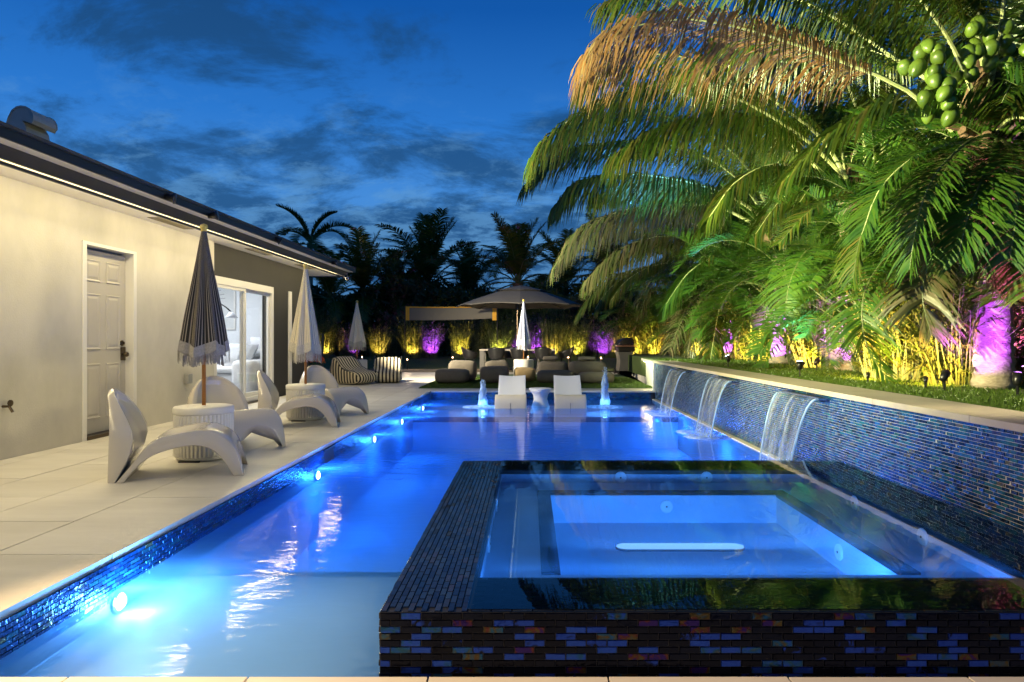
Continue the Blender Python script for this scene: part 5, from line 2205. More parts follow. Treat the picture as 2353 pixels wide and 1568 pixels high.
# palm A: fronds over the pool
HF = [
    # px, py, depth control points, leaflets, length, droop, width, leaf material
    ([(2190, 300, 6.6), (2080, 205, 6.55), (1930, 140, 6.5), (1760, 80, 6.4), (1600, 45, 6.3), (1460, 60, 6.3), (1360, 120, 6.3)], 100, 1.05, 0.55, 0.022, 'leaf_dry'),
    ([(2160, 200, 6.8), (2050, 130, 6.9), (1900, 30, 7.1), (1720, -40, 7.3), (1540, -40, 7.4), (1390, 10, 7.5)], 84, 0.85, 0.5, 0.024, 'leaf_palm'),
    ([(2245, 240, 6.5), (2200, 130, 6.4), (2140, 30, 6.3), (2040, -70, 6.2), (1900, -110, 6.0), (1750, -70, 5.9)], 84, 0.95, 0.75, 0.026, 'leaf_palm'),
    ([(2275, 200, 6.3), (2300, 60, 6.1), (2310, -80, 5.8), (2290, -180, 5.4), (2240, -200, 5.0)], 70, 0.9, 0.8, 0.026, 'leaf_palm'),
    ([(2260, 150, 6.4), (2230, 20, 6.2), (2150, -90, 5.8), (2040, -150, 5.4), (1900, -120, 5.1)], 80, 0.85, 0.85, 0.026, 'leaf_palm'),
    ([(2230, 260, 6.6), (2120, 170, 7.0), (1990, 110, 7.5), (1850, 90, 8.0), (1700, 110, 8.5), (1560, 170, 9)], 84, 0.9, 0.6, 0.026, 'leaf_palm'),
    ([(2300, 250, 6.4), (2420, 150, 6.2), (2560, 130, 6.0), (2700, 200, 5.8)], 60, 0.8, 0.6, 0.026, 'leaf_palm'),
    ([(2250, 330, 6.3), (2180, 330, 6.0), (2090, 370, 5.8), (2020, 440, 5.7), (1980, 540, 5.6)], 56, 0.42, 0.25, 0.03, 'leaf_areca'),
    ([(2290, 300, 6.3), (2330, 270, 6.0), (2400, 290, 5.8), (2470, 380, 5.7)], 56, 0.55, 0.35, 0.034, 'leaf_palm'),
]
for i, (pp_, n, L_, dr, wd, lf) in enumerate(HF):
    hero(palmA, [P(*q) for q in pp_], int(n * 2.1), L_ * 1.1, dr * (1.7 if i < 7 else 1), wd * .8, lf, 'petiole', 100 + i, r0=0.024, start=0.26 if i < 6 else .12, gap=.05, spread=.7, hang=.35 if i < 7 else 0)
HF2 = [([(2270, 310, 6.2), (2220, 330, 5.9), (2150, 400, 5.75), (2110, 500, 5.7), (2090, 620, 5.7)], 'leaf_areca'),
       ([(2290, 320, 6.2), (2270, 380, 5.8), (2230, 480, 5.6), (2200, 600, 5.55)], 'leaf_areca'),
       ([(2300, 320, 6.2), (2330, 350, 5.8), (2340, 450, 5.5), (2320, 600, 5.4)], 'leaf_areca'),
       ([(2240, 320, 6.4), (2140, 340, 6.4), (2040, 420, 6.4), (1980, 540, 6.4), (1960, 640, 6.4)], 'leaf_palm'),
       ([(2310, 330, 6.2), (2380, 420, 5.9), (2390, 540, 5.7), (2360, 680, 5.6)], 'leaf_areca'),
       ([(2230, 330, 6.5), (2180, 380, 6.2), (2140, 480, 6.1), (2150, 600, 6.0)], 'leaf_hang'),
       ([(2300, 320, 6.5), (2260, 420, 6.1), (2270, 560, 5.95), (2285, 660, 5.9)], 'leaf_hang')]
HF2 += [([(2120, 560, 7.6), (2040, 590, 7.3), (1985, 680, 7.1), (1990, 790, 7.0), (2045, 880, 7.0)], 'leaf_areca'),
        ([(2190, 560, 6.8), (2140, 600, 6.5), (2120, 680, 6.4), (2140, 770, 6.4)], 'leaf_hang'),
        ([(2080, 480, 7.6), (1980, 450, 7.3), (1870, 480, 7.1), (1790, 560, 7.0)], 'leaf_palm'),
        ([(1900, 560, 9.6), (1850, 580, 9.3), (1815, 650, 9.1), (1805, 720, 9.0)], 'leaf_areca')]
for i, (pp_, lf) in enumerate(HF2):
    hero(palmA, [P(*q) for q in pp_], 78, 0.55, 0.30, 0.024, lf, 'petiole_dark', 150 + i, r0=0.016, start=0.12, gap=.05)
HB = [
    ([(1960, 430, 10.2), (1880, 345, 10.0), (1800, 285, 9.8), (1690, 225, 9.6), (1560, 190, 9.4), (1420, 215, 9.3), (1290, 290, 9.2), (1235, 350, 9.2)], 100, 1.15, 0.55, 0.05, 'leaf_palm'),
    ([(1945, 410, 10.0), (1890, 320, 9.8), (1810, 255, 9.6), (1700, 180, 9.4), (1570, 130, 9.2), (1430, 130, 9.1), (1340, 190, 9.1)], 90, 1.1, 0.6, 0.05, 'leaf_palm'),
    ([(1920, 430, 10.1), (1850, 360, 10.1), (1760, 290, 10.1), (1650, 270, 10.1), (1530, 290, 10.1), (1420, 350, 10.1)], 90, 1.2, 0.65, 0.05, 'leaf_palm'),
    ([(1990, 420, 10.2), (1985, 320, 10.0), (1950, 200, 9.8), (1880, 110, 9.5), (1770, 60, 9.2), (1650, 80, 9.0)], 84, 1.1, 0.7, 0.05, 'leaf_palm'),
    ([(2010, 410, 10.2), (2040, 300, 9.9), (2060, 190, 9.6), (2050, 90, 9.2), (2000, 30, 8.8)], 76, 1.0, 0.7, 0.05, 'leaf_palm'),
    ([(1940, 430, 9.9), (1860, 390, 9.5), (1770, 380, 9.2), (1690, 420, 9.0), (1630, 500, 8.9)], 64, 0.8, 0.45, 0.045, 'leaf_palm'),
]
for i, (pp_, n, L_, dr, wd, lf) in enumerate(HB):
    hero(palmB, [P(*q) for q in pp_], int(n * 2.2), L_ * 1.15, dr * 1.8, wd * .50, lf, 'petiole', 200 + i, r0=0.032, start=0.2, gap=.05, spread=.65, hang=.4)
HC = [
    ([(1745, 495, 12.9), (1680, 450, 12.6), (1610, 425, 12.3), (1530, 408, 12.0), (1430, 400, 11.8), (1340, 415, 11.7), (1280, 470, 11.7)], 96, 1.05, 0.70, 0.055, 'leaf_palm'),
    ([(1750, 480, 13), (1690, 405, 12.7), (1610, 355, 12.4), (1500, 325, 12.1), (1380, 330, 11.9), (1280, 355, 11.8), (1212, 420, 11.8)], 100, 0.95, 0.42, 0.05, 'leaf_palm'),
    ([(1760, 470, 13), (1720, 390, 12.7), (1650, 320, 12.5), (1540, 270, 12.2), (1420, 260, 12.0), (1320, 300, 12.0), (1255, 370, 12)], 90, 1.1, 0.5, 0.05, 'leaf_palm'),
    ([(1740, 520, 13), (1660, 480, 13.2), (1560, 470, 13.4), (1450, 480, 13.6), (1350, 520, 13.8), (1290, 590, 13.8)], 84, 1.1, 0.7, 0.05, 'leaf_hang'),
    ([(1800, 480, 13), (1830, 400, 12.7), (1880, 350, 12.3), (1950, 340, 12), (2010, 390, 11.8)], 70, 0.95, 0.5, 0.05, 'leaf_palm'),
    ([(1790, 470, 13), (1790, 370, 12.8), (1770, 280, 12.6), (1720, 220, 12.4), (1640, 200, 12.2)], 76, 1.05, 0.6, 0.05, 'leaf_palm'),
]
for i, (pp_, n, L_, dr, wd, lf) in enumerate(HC):
    hero(palmC, [P(*q) for q in pp_], int(n * 2.2), L_ * 1.15, dr * 1.8, wd * .50, lf, 'petiole', 300 + i, r0=0.034, start=0.17, gap=.05, spread=.65, hang=.4)
HD = [
    ([(1680, 570, 17.2), (1610, 520, 17), (1520, 490, 16.8), (1420, 490, 16.6), (1330, 530, 16.5), (1275, 610, 16.4)], 90, 1.25, 0.75, 0.06, 'leaf_hang'),
    ([(1680, 580, 17.2), (1600, 550, 17), (1510, 545, 16.8), (1420, 575, 16.6), (1350, 640, 16.5)], 84, 1.25, 0.8, 0.06, 'leaf_hang'),
    ([(1690, 560, 17.2), (1640, 480, 16.9), (1560, 430, 16.6), (1460, 420, 16.3), (1370, 450, 16.1)], 84, 1.2, 0.7, 0.06, 'leaf_palm'),
    ([(1700, 570, 17.2), (1720, 500, 16.9), (1770, 460, 16.6), (1840, 470, 16.3)], 70, 1.1, 0.5, 0.06, 'leaf_palm'),
    ([(1690, 580, 17.2), (1640, 590, 16.7), (1580, 630, 16.4), (1530, 700, 16.3)], 60, 1.0, 0.5, 0.05, 'leaf_areca'),
]
for i, (pp_, n, L_, dr, wd, lf) in enumerate(HD):
    hero(palmD, [P(*q) for q in pp_], int(n * 2.2), L_ * 1.15, dr * 1.8, wd * .50, lf, 'petiole', 400 + i, r0=0.034, start=0.17, gap=.08, spread=.65, hang=.4)
rg = random.Random(5)
crown(palmA, 'coco', 2.65, 8, rg, 0.95, (0.25, 0.1), sector=(-0.9, 1.6))
crown(palmB, 'coco', 2.70, 9, rg, 1.0, (-.1, 0), sector=(-0.6, 2.2))
crown(palmC, 'coco', 2.75, 9, rg, 1.0, (-.1, .1), sector=(-0.6, 2.4))
crown(palmD, 'coco', 2.75, 12, rg, 1.0)
crown(palmE, 'coco', 2.75, 14, rg, 1.0)
crown(palmE, 'coco_hang', 2.6, 6, rg, 1.0, sector=(2.0, 4.4))
crown(palmD, 'coco_hang', 2.6, 5, rg, 1.0, sector=(2.2, 4.0))
# coconuts and the fibrous crown of palm A
ctr = [P(px, py, 5.95) - A_ for px, py in [(2130, 120), (2150, 95), (2125, 145), (2158, 135), (2180, 150), (2148, 165), (2168, 168), (2178, 200), (2160, 198), (2195, 110),
                                          (2240, 65), (2262, 90), (2225, 75), (2250, 118), (2278, 112), (2238, 118), (2258, 150), (2275, 148), (2215, 200), (2185, 235), (2205, 232),
                                          (2160, 222), (2140, 220), (2200, 262), (2320, 90), (2345, 70), (2330, 140), (2350, 120), (2310, 65), (2140, 105), (2170, 110), (2190, 185), (2230, 140), (2255, 62), (2282, 80), (2292, 140), (2245, 165), (2175, 245), (2225, 222), (2150, 185), (2340, 100), (2325, 115)]]
coconuts(palmA, [V(c) + V((0, RND.uniform(-.06, .35), 0)) for c in ctr])
mb = MB()
c0 = P(2265, 270, 6.5) - A_
mb.lathe([(0.10, -0.55), (0.17, -0.35), (0.22, -0.10), (0.19, 0.15), (0.10, 0.45), (0.03, 0.7)], 18, c0, fn=lambda a, z: 1 + 0.16 * math.sin(5 * a + 7 * z))
mb.build('crown_shaft', 'fibre', palmA, True)
for k in range(5):
    mb = MB()
    a = 2.0 + k * 0.55
    q = V(c0) + V((0, 0, -0.05 * k))
    dv = V((math.cos(a), -abs(math.sin(a)) * .9, 0.25 - .1 * k))
    mb.tube([q + dv * .12, q + dv * .26, q + dv * .38], [0.06, 0.05, 0.035], 7)
    mb.build('boot', 'fibre', palmA)
coconuts(palmB, [P(px, py, 9.9) - B_ for px, py in ((1985, 395), (2000, 380), (2010, 362), (1970, 380))])
for pl, cpt in ((palmB, (1965, 440, 10.3)), (palmC, (1770, 505, 13.1)), (palmD, (1688, 580, 17.3))):
    mb = MB()
    mb.lathe([(0.11, -0.5), (0.18, -0.25), (0.22, 0.0), (0.16, 0.25), (0.05, 0.6)], 16, P(*cpt) - V(pl.location), fn=lambda a, z: 1 + 0.15 * math.sin(5 * a + 6 * z))
    mb.build('crown_shaft', 'fibre', pl, True)

# second row behind closes the gaps
for i, (x, y, h, lab) in enumerate([(7.2, 8.2, 3.4, 'tall coconut palm behind the nearest one at the right edge'), (7.4, 12.4, 3.6, 'coconut palm in the back row behind the second and third palms'),
                                   (7.6, 16.8, 3.8, 'coconut palm in the back row behind the third and fourth palms'), (7.4, 22.5, 3.6, 'coconut palm at the far end of the back row'),
                                   (6.2, 26.5, 3.2, 'coconut palm beyond the lawn end behind the grill')]):
    t = thing('coconut_palm', lab, 'palm tree', (x, y, 0.5), 0, 'coconut palms along the upper lawn')
    trunk_mesh(h, 0.22, 0.13).build('trunk', 'trunk', t, True)
    crown(t, 'coco', h, 15, rg, 1.05)
    if i > 1:
        crown(t, 'coco_hang', h - .1, 4, rg, 1.0, sector=(2.0, 4.4))


# areca palms: clumps of thin canes with arching leaves
def areca(x, y, z, label, n, sc, hmax, sector=None, seed=0):
    r_ = random.Random(seed)
    t = thing('areca_palm', label, 'palm', (x, y, z), 0, 'areca palms between the coconut trunks')
    for k in range(max(3, n // 4)):
        a = r_.uniform(0, 2 * PI)
        d_ = r_.uniform(0.03, 0.22)
        h = hmax * r_.uniform(.5, 1)
        mb = MB()
        mb.tube([(d_ * math.cos(a), d_ * math.sin(a), -0.02), (d_ * 1.5 * math.cos(a), d_ * 1.5 * math.sin(a), h * .6), (d_ * 2.2 * math.cos(a), d_ * 2.2 * math.sin(a), h)], [0.022, 0.018, 0.014], 7)
        mb.build('cane', 'petiole_dark', t, True)
        for m in range(n // max(3, n // 4) + 1):
            az = a + r_.uniform(-1.7, 1.7)
            if sector:
                az = r_.uniform(*sector)
            place_frond(t, FM['areca'][r_.randrange(6)], h * r_.uniform(.75, 1.0), az, r_.uniform(-.2, .2), sc * r_.uniform(.75, 1.1), (d_ * 2 * math.cos(a), d_ * 2 * math.sin(a)))
    return t


AR = [(5.6, 7.6, 1.6, 18, 1.0), (4.55, 8.9, 1.25, 16, .9), (5.5, 9.4, 1.9, 20, 1.05), (4.9, 11.8, 1.3, 16, .9), (5.9, 11.4, 2.1, 20, 1.1), (5.2, 14.6, 1.4, 16, 1.0),
      (6.1, 14.6, 2.2, 18, 1.1), (5.3, 16.0, 1.2, 14, .9), (5.5, 19.0, 1.5, 16, 1.0), (6.6, 19.4, 2.3, 16, 1.1), (5.6, 23.0, 1.5, 14, 1.0), (5.5, 5.6, 1.7, 18, 1.0), (6.3, 6.6, 2.2, 18, 1.1),
      (4.7, 24.8, 1.3, 12, 1.0), (5.1, 10.6, 1.0, 12, .8), (5.6, 4.6, 1.2, 9, .8), (4.9, 9.8, 2.0, 16, .85), (5.1, 12.5, 2.0, 16, .85), (4.95, 7.3, 1.9, 14, .85), (5.1, 16.8, 2.0, 14, .9), (5.2, 20.4, 2.0, 14, .9), (4.95, 9.0, 2.3, 18, .95), (4.75, 11.3, 2.35, 18, .95), (4.8, 14.2, 2.35, 18, .95), (4.95, 15.6, 2.4, 18, 1.0), (5.3, 6.9, 2.6, 20, 1.0), (5.0, 18.8, 2.4, 16, 1.0)]
ARL = ['areca palm right behind the purple lit trunk', 'areca palm in front, between the nearest and second coconut trunks', 'taller areca palm behind the gap between first and second trunks',
       'areca palm between the second and third trunks', 'tall areca palm at the back between second and third trunks', 'areca palm right of the third trunk, farther along',
       'tall areca palm at the back beyond the third trunk', 'low areca palm just before the fourth trunk', 'areca palm between the fourth and fifth trunks', 'tall areca palm at the back beyond the fourth trunk',
       'areca palm past the farthest lawn trunk', 'areca palm at the right edge before the purple trunk', 'tall areca palm at the right edge behind the purple trunk',
       'areca palm at the far end of the lawn near the grill', 'short areca palm beside the second trunk', 'areca palm cut by the right edge of the picture',
       'areca palm hiding the second coconut trunk', 'areca palm hiding the third coconut trunk', 'areca palm just left of the purple trunk top', 'areca palm hiding the fourth coconut trunk', 'areca palm hiding the farthest lawn trunk',
       'full areca palm arching above the brightest reed clump', 'full areca palm arching over the lawn past the nearest waterfall', 'full areca palm arching over the lawn opposite the middle waterfall', 'full areca palm arching over the lawn opposite the farthest waterfall', 'tall areca palm with its crown among the nearest coconuts', 'full areca palm arching over the lawn past the farthest waterfall']
for i, ((x, y, h, n, sc), lab) in enumerate(zip(AR, ARL)):
    areca(x, y, LZ, lab, n, sc, h, seed=40 + i)


# reed and bamboo clumps lit from below
def reed_mesh(seed, n, h, spread, leaf_l, leaf_w, upright=1.0, leaves=7):
    r_ = random.Random(seed)
    stems, leaves_mb = MB(), MB()
    for i in range(n):
        a = r_.uniform(0, 2 * PI)
        d_ = spread * 0.45 * math.sqrt(r_.random())
        hh = h * r_.uniform(.45, 1.05)
        out = r_.uniform(.1, .75) * spread * upright
        p0 = V((d_ * math.cos(a), d_ * math.sin(a), 0))
        a2 = a + r_.uniform(-.6, .6)
        p1 = p0 + V((out * .35 * math.cos(a2), out * .35 * math.sin(a2), hh * .6))
        p2 = p1 + V((out * .8 * math.cos(a2), out * .8 * math.sin(a2), hh * .38))
        stems.tube([p0, p1, p2], [0.007, 0.005, 0.002], 3, False)
        for k in range(leaves):
            s = r_.uniform(.12, 1)
            q = p0.lerp(p1, s * 1.6) if s < .62 else p1.lerp(p2, (s - .62) / .38)
            az = r_.uniform(0, 2 * PI)
            d = V((math.cos(az), math.sin(az), r_.uniform(.1, 1.0))).normalized()
            ll_ = leaf_l * r_.uniform(.6, 1.2)
            wv = d.cross(UP).normalized() * leaf_w * r_.uniform(.7, 1.2)
            kx = len(leaves_mb.v)
            m1 = q + d * ll_ * .45
            m2 = q + d * ll_ * .85 + V((0, 0, -ll_ * r_.uniform(.1, .4)))
            leaves_mb.v += [tuple(q), tuple(m1 - wv / 2), tuple(m1 + wv / 2), tuple(m2)]
            leaves_mb.face((kx, kx + 1, kx + 2))
            leaves_mb.face((kx + 1, kx + 3, kx + 2))
    return stems, leaves_mb


REEDS = {}


def reed(x, y, z, label, kind, sc, rz, group, leaf='leaf_reed'):
    t = thing('reed_clump', label, 'plant', (x, y, z), rz, group)
    if (kind, leaf) not in REEDS:
        sd_, n, h, sp, l_, w_, up, lv = {'near': (1, 150, 1.15, 0.8, 0.36, 0.030, 1.0, 10), 'near2': (2, 130, 1.3, 0.85, 0.42, 0.036, 1.2, 9),
                                         'far': (3, 170, 2.1, 1.15, 0.26, 0.05, .5, 12), 'far2': (4, 160, 1.8, 1.2, 0.28, 0.055, .7, 12), 'tall': (5, 70, 2.9, 1.1, 0.3, .05, .5, 14)}[kind]
        a, b = reed_mesh(sd_, n, h, sp, l_, w_, up, lv)
        oa = a.build('stem', 'petiole_dark', t)
        ob = b.build('foliage', leaf, t)
        tag(oa, kind='stuff')
        tag(ob, kind='stuff')
        REEDS[(kind, leaf)] = (oa.data, ob.data)
    else:
        a, b = REEDS[(kind, leaf)]
        tag(link('stem', a, t), kind='stuff')
        tag(link('foliage', b, t), kind='stuff')
    t.scale = (sc, sc, sc * (1.25 if 'far' in kind else 1))
    return t


YEL = (1.0, 0.56, 0.12)
PUR = (0.42, 0.06, 1.0)


def uplight(label, loc, target, energy, color, cone=70, m='lamp_yellow', sc=1.0, soft_r=0.02):
    t = thing('uplight', label, 'spotlight', loc, 0, 'garden uplights at the foot of the plants')
    d_ = (V(target) - V(loc)).normalized()
    h0 = V((0, 0, 0.14 * sc))
    mb = MB()
    mb.tube([(0, 0, -0.03), (0, 0, 0.10 * sc)], 0.010, 6)
    mb.build('stake', 'black_metal', t)
    mb = MB()
    mb.tube([h0 - d_ * .05 * sc, h0, h0 + d_ * .05 * sc], [0.025 * sc, 0.034 * sc, 0.038 * sc], 10)
    mb.build('lamp_head', 'black_metal', t, True)
    mb = MB()
    mb.tube([h0 + d_ * .0505 * sc, h0 + d_ * .054 * sc], 0.032 * sc, 10)
    mb.build('lens', m, t)
    lamp('SPOT', 'spot_bulb', t, h0 + d_ * 0.065 * sc, energy, color, soft_r, target=V(target) - V(loc), cone=cone, blend=0.8)
    return t


# right side clumps with their yellow lights
RC = [(4.22, 6.95, 'near', 1.0, 'yellow lit reed clump just left of the purple palm trunk'), (4.05, 7.85, 'near2', 1.0, 'brightest yellow lit reed clump, second from the purple trunk'),
      (4.75, 8.15, 'near2', 0.95, 'dim reed clump between the two brightest ones'), (4.75, 11.1, 'near', 1.25, 'yellow lit reed clump left of the second coconut trunk'),
      (5.0, 12.1, 'near2', 1.1, 'leafy clump between second and third coconut trunks'), (5.1, 14.4, 'near2', 1.2, 'yellow lit clump behind the third trunk'),
      (5.2, 15.6, 'near', 1.2, 'yellow lit clump between third and fourth trunks'), (5.3, 18.6, 'near', 1.3, 'yellow lit clump between fourth and fifth trunks'),
      (5.2, 20.0, 'near2', 1.25, 'leafy clump before the fifth trunk'), (5.3, 22.6, 'near2', 1.3, 'yellow lit clump after the fifth trunk'), (4.8, 24.6, 'near', 1.5, 'yellow lit clump nearest the grill on the lawn'),
      (4.9, 9.6, 'near', 0.9, 'low green clump before the second trunk'), (5.2, 6.0, 'near2', 1.0, 'low clump behind the purple trunk'), (4.2, 26.0, 'near2', 1.5, 'yellow lit clump behind the grill lid'),
      (5.6, 8.0, 'near2', 1.3, 'dim clump in the back row near the right edge')]
for i, (x, y, k, sc, lab) in enumerate(RC):
    reed(x + (.28 if y < 9 else .1), y, LZ - (0.0 if y < 22 else .2), lab, k, sc, i * 1.3, 'reed clumps along the upper lawn')
UL = [(3.98, 6.62, (4.25, 7.1, 1.4), 22), (3.85, 7.45, (4.1, 8.0, 1.5), 26), (4.5, 10.75, (4.8, 11.3, 1.6), 26), (4.85, 13.95, (5.2, 14.6, 1.6), 26),
      (4.95, 15.2, (5.3, 15.9, 1.6), 24), (5.0, 18.1, (5.4, 18.9, 1.7), 30), (4.9, 19.6, (5.3, 20.3, 1.7), 26), (5.0, 22.1, (5.4, 22.9, 1.8), 34), (4.5, 24.1, (4.9, 24.9, 1.9), 36), (3.9, 25.4, (4.3, 26.3, 1.9), 36)]
ULL = ['clump left of the purple palm trunk', 'brightest reed clump', 'clump left of the second trunk', 'clump behind the third trunk', 'clump between third and fourth trunks',
       'clump between fourth and fifth trunks', 'leafy clump before the fifth trunk', 'clump after the fifth trunk', 'clump nearest the grill on the lawn', 'clump behind the grill lid']
for (x, y, tg, e), lab in zip(UL, ULL):
    uplight('small black spike uplight with yellow light at the ' + lab, (x - .22, y - .25, LZ - (0 if y < 22 else .2)), (tg[0], tg[1], tg[2] - .35), e * 30, YEL, 100, sc=.6)
for (pl, e, lab) in ((palmA, 9, 'nearest'), (palmB, 30, 'second'), (palmC, 36, 'third'), (palmD, 45, 'fourth'), (palmE, 50, 'farthest')):
    q = V(pl.location)
    uplight('small black spike uplight with purple light at the foot of the %s lawn palm' % lab, (q.x - 0.75, q.y - 0.45, LZ), (q.x - .05, q.y, LZ + 0.7), e * 60, PUR, 80, 'lamp_purple')
uplight('purple spike uplight behind the nearest palm shining into its lower fronds', (5.1, 6.9, LZ), (5.0, 7.3, 2.6), 420, (0.75, .10, .75), 110, 'lamp_purple')
uplight('magenta spike uplight in the middle of the plants beside the second trunk', (4.75, 9.3, LZ), (5.0, 9.6, 2.2), 240, (0.9, .08, .25), 90, 'lamp_purple')

# added fill lamps without seen fixtures: fronds, terrace, loungers, coping and lawn
FLW = (1.0, 0.93, 0.50)
flood('fill_light', 'added dark fill lamp on the gutter above the nearest parasol aimed at the palms', (-3.93, 8.4, 2.62), (4.6, 9.6, 3.8), 9500, FLW, 54, (-0.07, 0, 0))
flood('fill_light', 'added dark fill lamp on the gutter near the left edge of the eave', (-3.93, 4.4, 2.62), (4.4, 6.6, 3.4), 10000, FLW, 64, (-0.07, 0, 0))
flood('fill_light', 'added dark fill lamp on the gutter near the far corner of the eave', (-3.93, 13.6, 2.62), (4.6, 15.5, 3.0), 13000, (0.93, 0.98, 0.55), 58, (-0.07, 0, 0))
flood('fill_light', 'added fill lamp under the far corner of the eave lighting the terrace', (-4.12, 15.15, 2.44), (-0.6, 20.0, 0.8), 4200, (1, .86, .60), 82, (-0.03, 0, .06))
flood('fill_light', 'added dark fill lamp on the gutter over the cream parasol aimed at the pool loungers', (-3.95, 10.6, 2.62), (0.4, 12.2, -0.1), 900, (1, .9, .66), 44, (-0.05, 0, 0))
flood('fill_light', 'added dark fill lamp on the gutter beside the camera lighting the near coping', (-3.95, 2.5, 2.62), (0.1, 2.45, -0.2), 1700, (1, .68, .34), 50, (-0.05, 0, 0))
flood('fill_light', 'added dark fill lamp on the gutter between the two fluted tables aimed at the lawn', (-3.93, 7.4, 2.62), (3.9, 9.5, 1.2), 3200, (1, .88, .38), 62, (-0.07, 0, 0))
uplight('added spike fill lamp at the near end of the lawn washing the house wall', (3.5, 4.1, LZ + .01), (-4.6, 4.6, 2.2), 330, (1, .84, .48), 75, soft_r=.35)  # added out of view to brighten wall and soffit
uplight('second added fill lamp at the near end of the lawn washing the far house wall', (3.5, 3.7, LZ + .01), (-4.6, 8.8, 2.2), 420, (1, .84, .48), 70, soft_r=.35)  # likewise added, for the far stretch of wall
uplight('spike uplight with pink light at the right edge aimed into the nearest palm', (4.0, 5.5, LZ), (4.7, 6.2, 2.5), 900, (1, .16, .62), 56, 'lamp_purple')
uplight('spike uplight with cool light on the lawn edge aimed at the blue lit frond', (3.25, 11.0, LZ + .01), (2.4, 12.0, 4.3), 3600, (0.12, 0.42, 1.0), 46, 'lamp_pool')
uplight('added spike uplight with cool light on the lawn edge below the middle fronds', (3.3, 8.2, LZ + .01), (3.4, 8.9, 4.3), 500, (0.15, 0.45, 1.0), 60, 'lamp_pool')  # added to tint the middle fronds; no source known there

# back border: bamboo clumps, lights, silhouettes
BB = [(742, 31.5, 'far', 1.15, 'far bamboo clump behind the railing, lit yellow green'), (800, 32, 'far2', .9, 'far bush behind the pale parasol, lit purple'), (868, 31, 'far2', .95, 'far bamboo clump lit yellow right of the pale parasol'),
      (905, 32.5, 'tall', .8, 'tall dim bamboo between the two yellow clumps left of the net'), (946, 31, 'far', 1.0, 'far bamboo clump lit yellow under the left end of the net'),
      (988, 32, 'far2', 1.05, 'far bush lit purple under the net'), (1058, 31, 'far', .9, 'far bamboo clump lit orange yellow under the net middle'),
      (1100, 32.5, 'tall', .85, 'tall dim bamboo right of the net middle'), (1150, 31.5, 'far2', 1.1, 'far bamboo clump lit yellow under the right end of the net'), (1190, 32, 'far2', 1.2, 'far bush lit purple left of the blue white parasol'),
      (1228, 32, 'far', 1.1, 'far bush lit purple right of the blue white parasol'), (1272, 31, 'far', 1.05, 'far bamboo clump lit yellow, left of the pair right of the parasol pole'),
      (1322, 31, 'far2', 1.2, 'far bamboo clump lit brightest yellow, right of the pair right of the parasol pole'), (1360, 32, 'tall', .9, 'tall dim bamboo right of the brightest far clump'),
      (1390, 31.5, 'far2', .8, 'far bush lit purple before the grill'), (1425, 31.5, 'far2', 1.0, 'far bush lit orange behind the grill')]
for i, (px, Y, k, sc, lab) in enumerate(BB):
    reed((px - 1218) / F * Y, Y, 0.19, lab, k, sc * RND.uniform(.68, .95), i * 2.1, 'bamboo clumps along the back border', 'leaf_grey' if 'purple' in lab else 'leaf_reed')
BL = [(742, 30.8, 70, YEL), (812, 31.3, 80, PUR), (866, 30.3, 60, YEL), (944, 30.3, 110, YEL), (988, 31.2, 130, PUR), (1056, 30.3, 90, (1, .62, .1)), (1148, 30.8, 110, (1, .8, .2)),
      (1180, 31.2, 90, PUR), (1236, 31.3, 90, PUR), (1272, 30.3, 110, YEL), (1326, 30.2, 130, (1, .66, .12)), (1388, 30.8, 120, PUR), (1424, 30.8, 80, (1, .5, .1))]
for i, (px, Y, e, c) in enumerate(BL):
    x = (px - 1218) / F * Y
    uplight('spike uplight, %s, back border, %s' % ('purple' if c is PUR else 'yellow', ['at the clump behind the railing', 'behind the pale parasol', 'right of the pale parasol', 'under the left end of the net',
            'under the net', 'under the net middle', 'under the right end of the net', 'left of the blue white parasol', 'right of the blue white parasol', 'at the first clump right of the parasol pole',
            'at the brightest far clump', 'before the grill', 'behind the grill'][i]), (x, Y - .12, 0.19), (x + .02, Y + .75, 1.15), e * 5.0 * RND.uniform(.6, 1.25), c, 88, 'lamp_purple' if c is PUR else 'lamp_yellow')

SIL = [(985, 655, 40, 'silhouette', 20, 1.15, 'tall dark palm behind the volleyball net, the largest of the skyline'), (1190, 652, 38, 'silhouette', 18, 1.05, 'dark palm with a brown fibrous trunk behind the big parasol'),
       (712, 560, 46, 'royal', 12, 1.15, 'distant dark palm rising behind the end of the roof'), (835, 680, 36, 'silhouette', 14, .95, 'dark palm with feathery fronds right of the roof end'),
       (1080, 680, 44, 'silhouette', 15, 1.0, 'low dark palm between the two big skyline palms'), (1300, 665, 42, 'silhouette', 15, 1.0, 'dark palm half hidden behind the right side of the big parasol'),
       (760, 690, 35, 'silhouette', 12, .8, 'low dark palm beside the house corner'), (905, 690, 37, 'silhouette', 12, .85, 'low dark palm left of the net'),
       (1400, 640, 38, 'silhouette', 14, 1.0, 'dark palm behind the grill')]
for i, (px, py, Y, key, n, sc, lab) in enumerate(SIL):
    p = P(px, py, Y)
    t = thing('palm_tree', lab, 'palm tree', (p.x, Y, 0.0), 0, 'dark palms on the skyline')
    trunk_mesh(p.z, 0.30, 0.20 if i != 1 else .3).build('trunk', 'trunk' if i != 1 else 'fibre', t, True)
    sc *= 1.05
    crown(t, key, p.z, int(n * 1.2), rg, sc)
    if key == 'silhouette':
        crown(t, key, p.z, 5, rg, sc, pick=[0, 1])


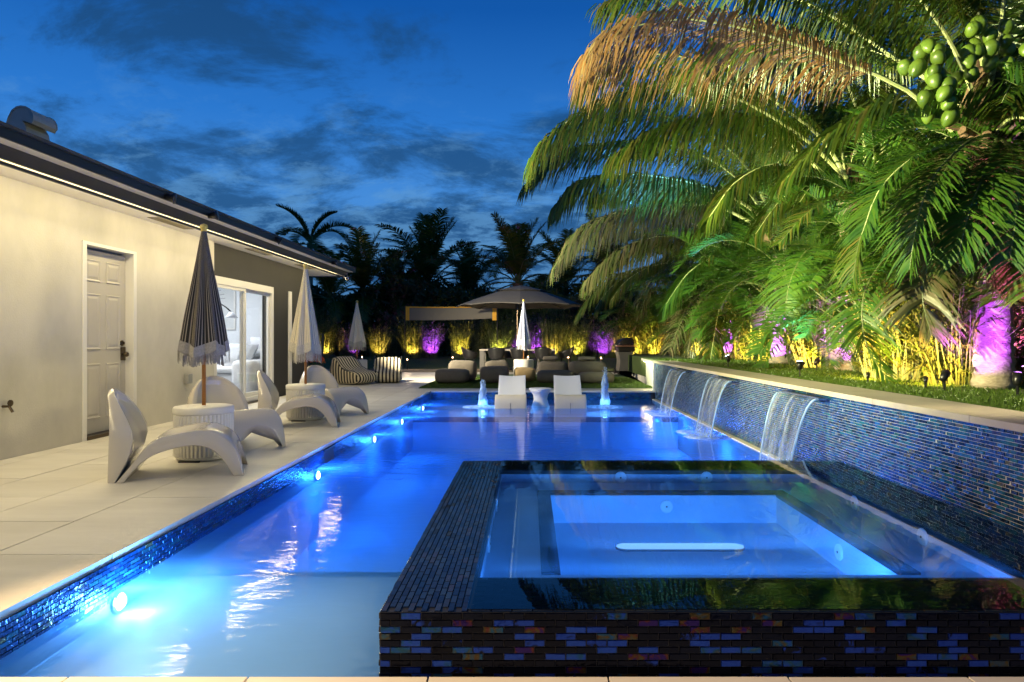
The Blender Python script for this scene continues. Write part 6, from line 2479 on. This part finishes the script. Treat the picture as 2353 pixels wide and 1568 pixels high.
def thicket(name, n, sampler, size, m, seed):
    r_ = random.Random(seed)
    mb = MB()
    for i in range(n):
        c = sampler(r_)
        if c is None:
            continue
        u = V((r_.uniform(-1, 1), r_.uniform(-1, 1), r_.uniform(-1, 1))).normalized()
        w_ = u.orthogonal().normalized()
        s = size * r_.uniform(.5, 1.3)
        k = len(mb.v)
        mb.v += [tuple(c - u * s), tuple(c - w_ * s * .3), tuple(c + u * s), tuple(c + w_ * s * .3)]
        mb.face((k, k + 1, k + 2, k + 3))
    return tag(mb.build(name, m), kind='stuff')


def back_s(r_):
    x = r_.uniform(-26, 16)
    y = r_.uniform(34.0, 41.0)
    top = 3.4 + 1.2 * noise.noise((x * 0.22, 3.1, 0)) + 1.0 * noise.noise((x * 0.7, 1.1, 0)) + (y - 34) * 0.16
    z = r_.random() ** 0.8 * top
    if z > 2.5 and noise.noise((x * .6, y * .6, z * .6)) < -0.28:
        return None
    return V((x, y, z))


def side_s(r_):
    y = r_.uniform(2.0, 36)
    x = r_.uniform(7.4, 10.5) + max(0, (y - 26) * -0.15)
    top = 4.4 + 1.1 * noise.noise((y * .3, 7.7, 0))
    z = 0.4 + r_.random() ** .8 * top
    if noise.noise((x * .7, y * .7, z * .7)) < -0.25:
        return None
    return V((x, y, z))


thicket('back_thicket', 70000, back_s, 0.24, 'leaf_dark', 3)
thicket('side_thicket', 30000, side_s, 0.16, 'leaf_dark', 4)

# grass blades on the upper lawn near the coping
r_ = random.Random(9)
mb = MB()
for i in range(52000):
    y = 3.0 + 13 * r_.random() ** 1.5
    x = r_.uniform(3.03, 3.4 + 2.2 * r_.random())
    h = r_.uniform(.012, .032)
    a = r_.uniform(0, 6.28)
    w = 0.0022 + 0.0006 * (y - 3)
    dx, dy = math.cos(a) * w, math.sin(a) * w
    k = len(mb.v)
    mb.v += [(x - dx, y - dy, LZ), (x + dx, y + dy, LZ), (x + r_.uniform(-.02, .02), y + r_.uniform(-.02, .02), LZ + h)]
    mb.face((k, k + 1, k + 2))
tag(mb.build('grass', 'leaf_grass'), kind='stuff')
mb = MB()
for i in range(30000):
    y = r_.uniform(14.56, 18.5)
    x = r_.uniform(-2.41, 2.69)
    h = r_.uniform(.015, .03)
    a = r_.uniform(0, 6.28)
    w = 0.006
    dx, dy = math.cos(a) * w, math.sin(a) * w
    k = len(mb.v)
    mb.v += [(x - dx, y - dy, 0.018), (x + dx, y + dy, 0.018), (x + r_.uniform(-.01, .01), y + r_.uniform(-.01, .01), 0.018 + h)]
    mb.face((k, k + 1, k + 2))
tag(mb.build('turf_pile', 'leaf_grass'), kind='stuff')

lamp('AREA', 'room_bulb', cl_, V((-6.6, 11.6, 2.41)) - HP, 95, (0.88, 0.94, 1.0), sx=2.0, sy=2.0)
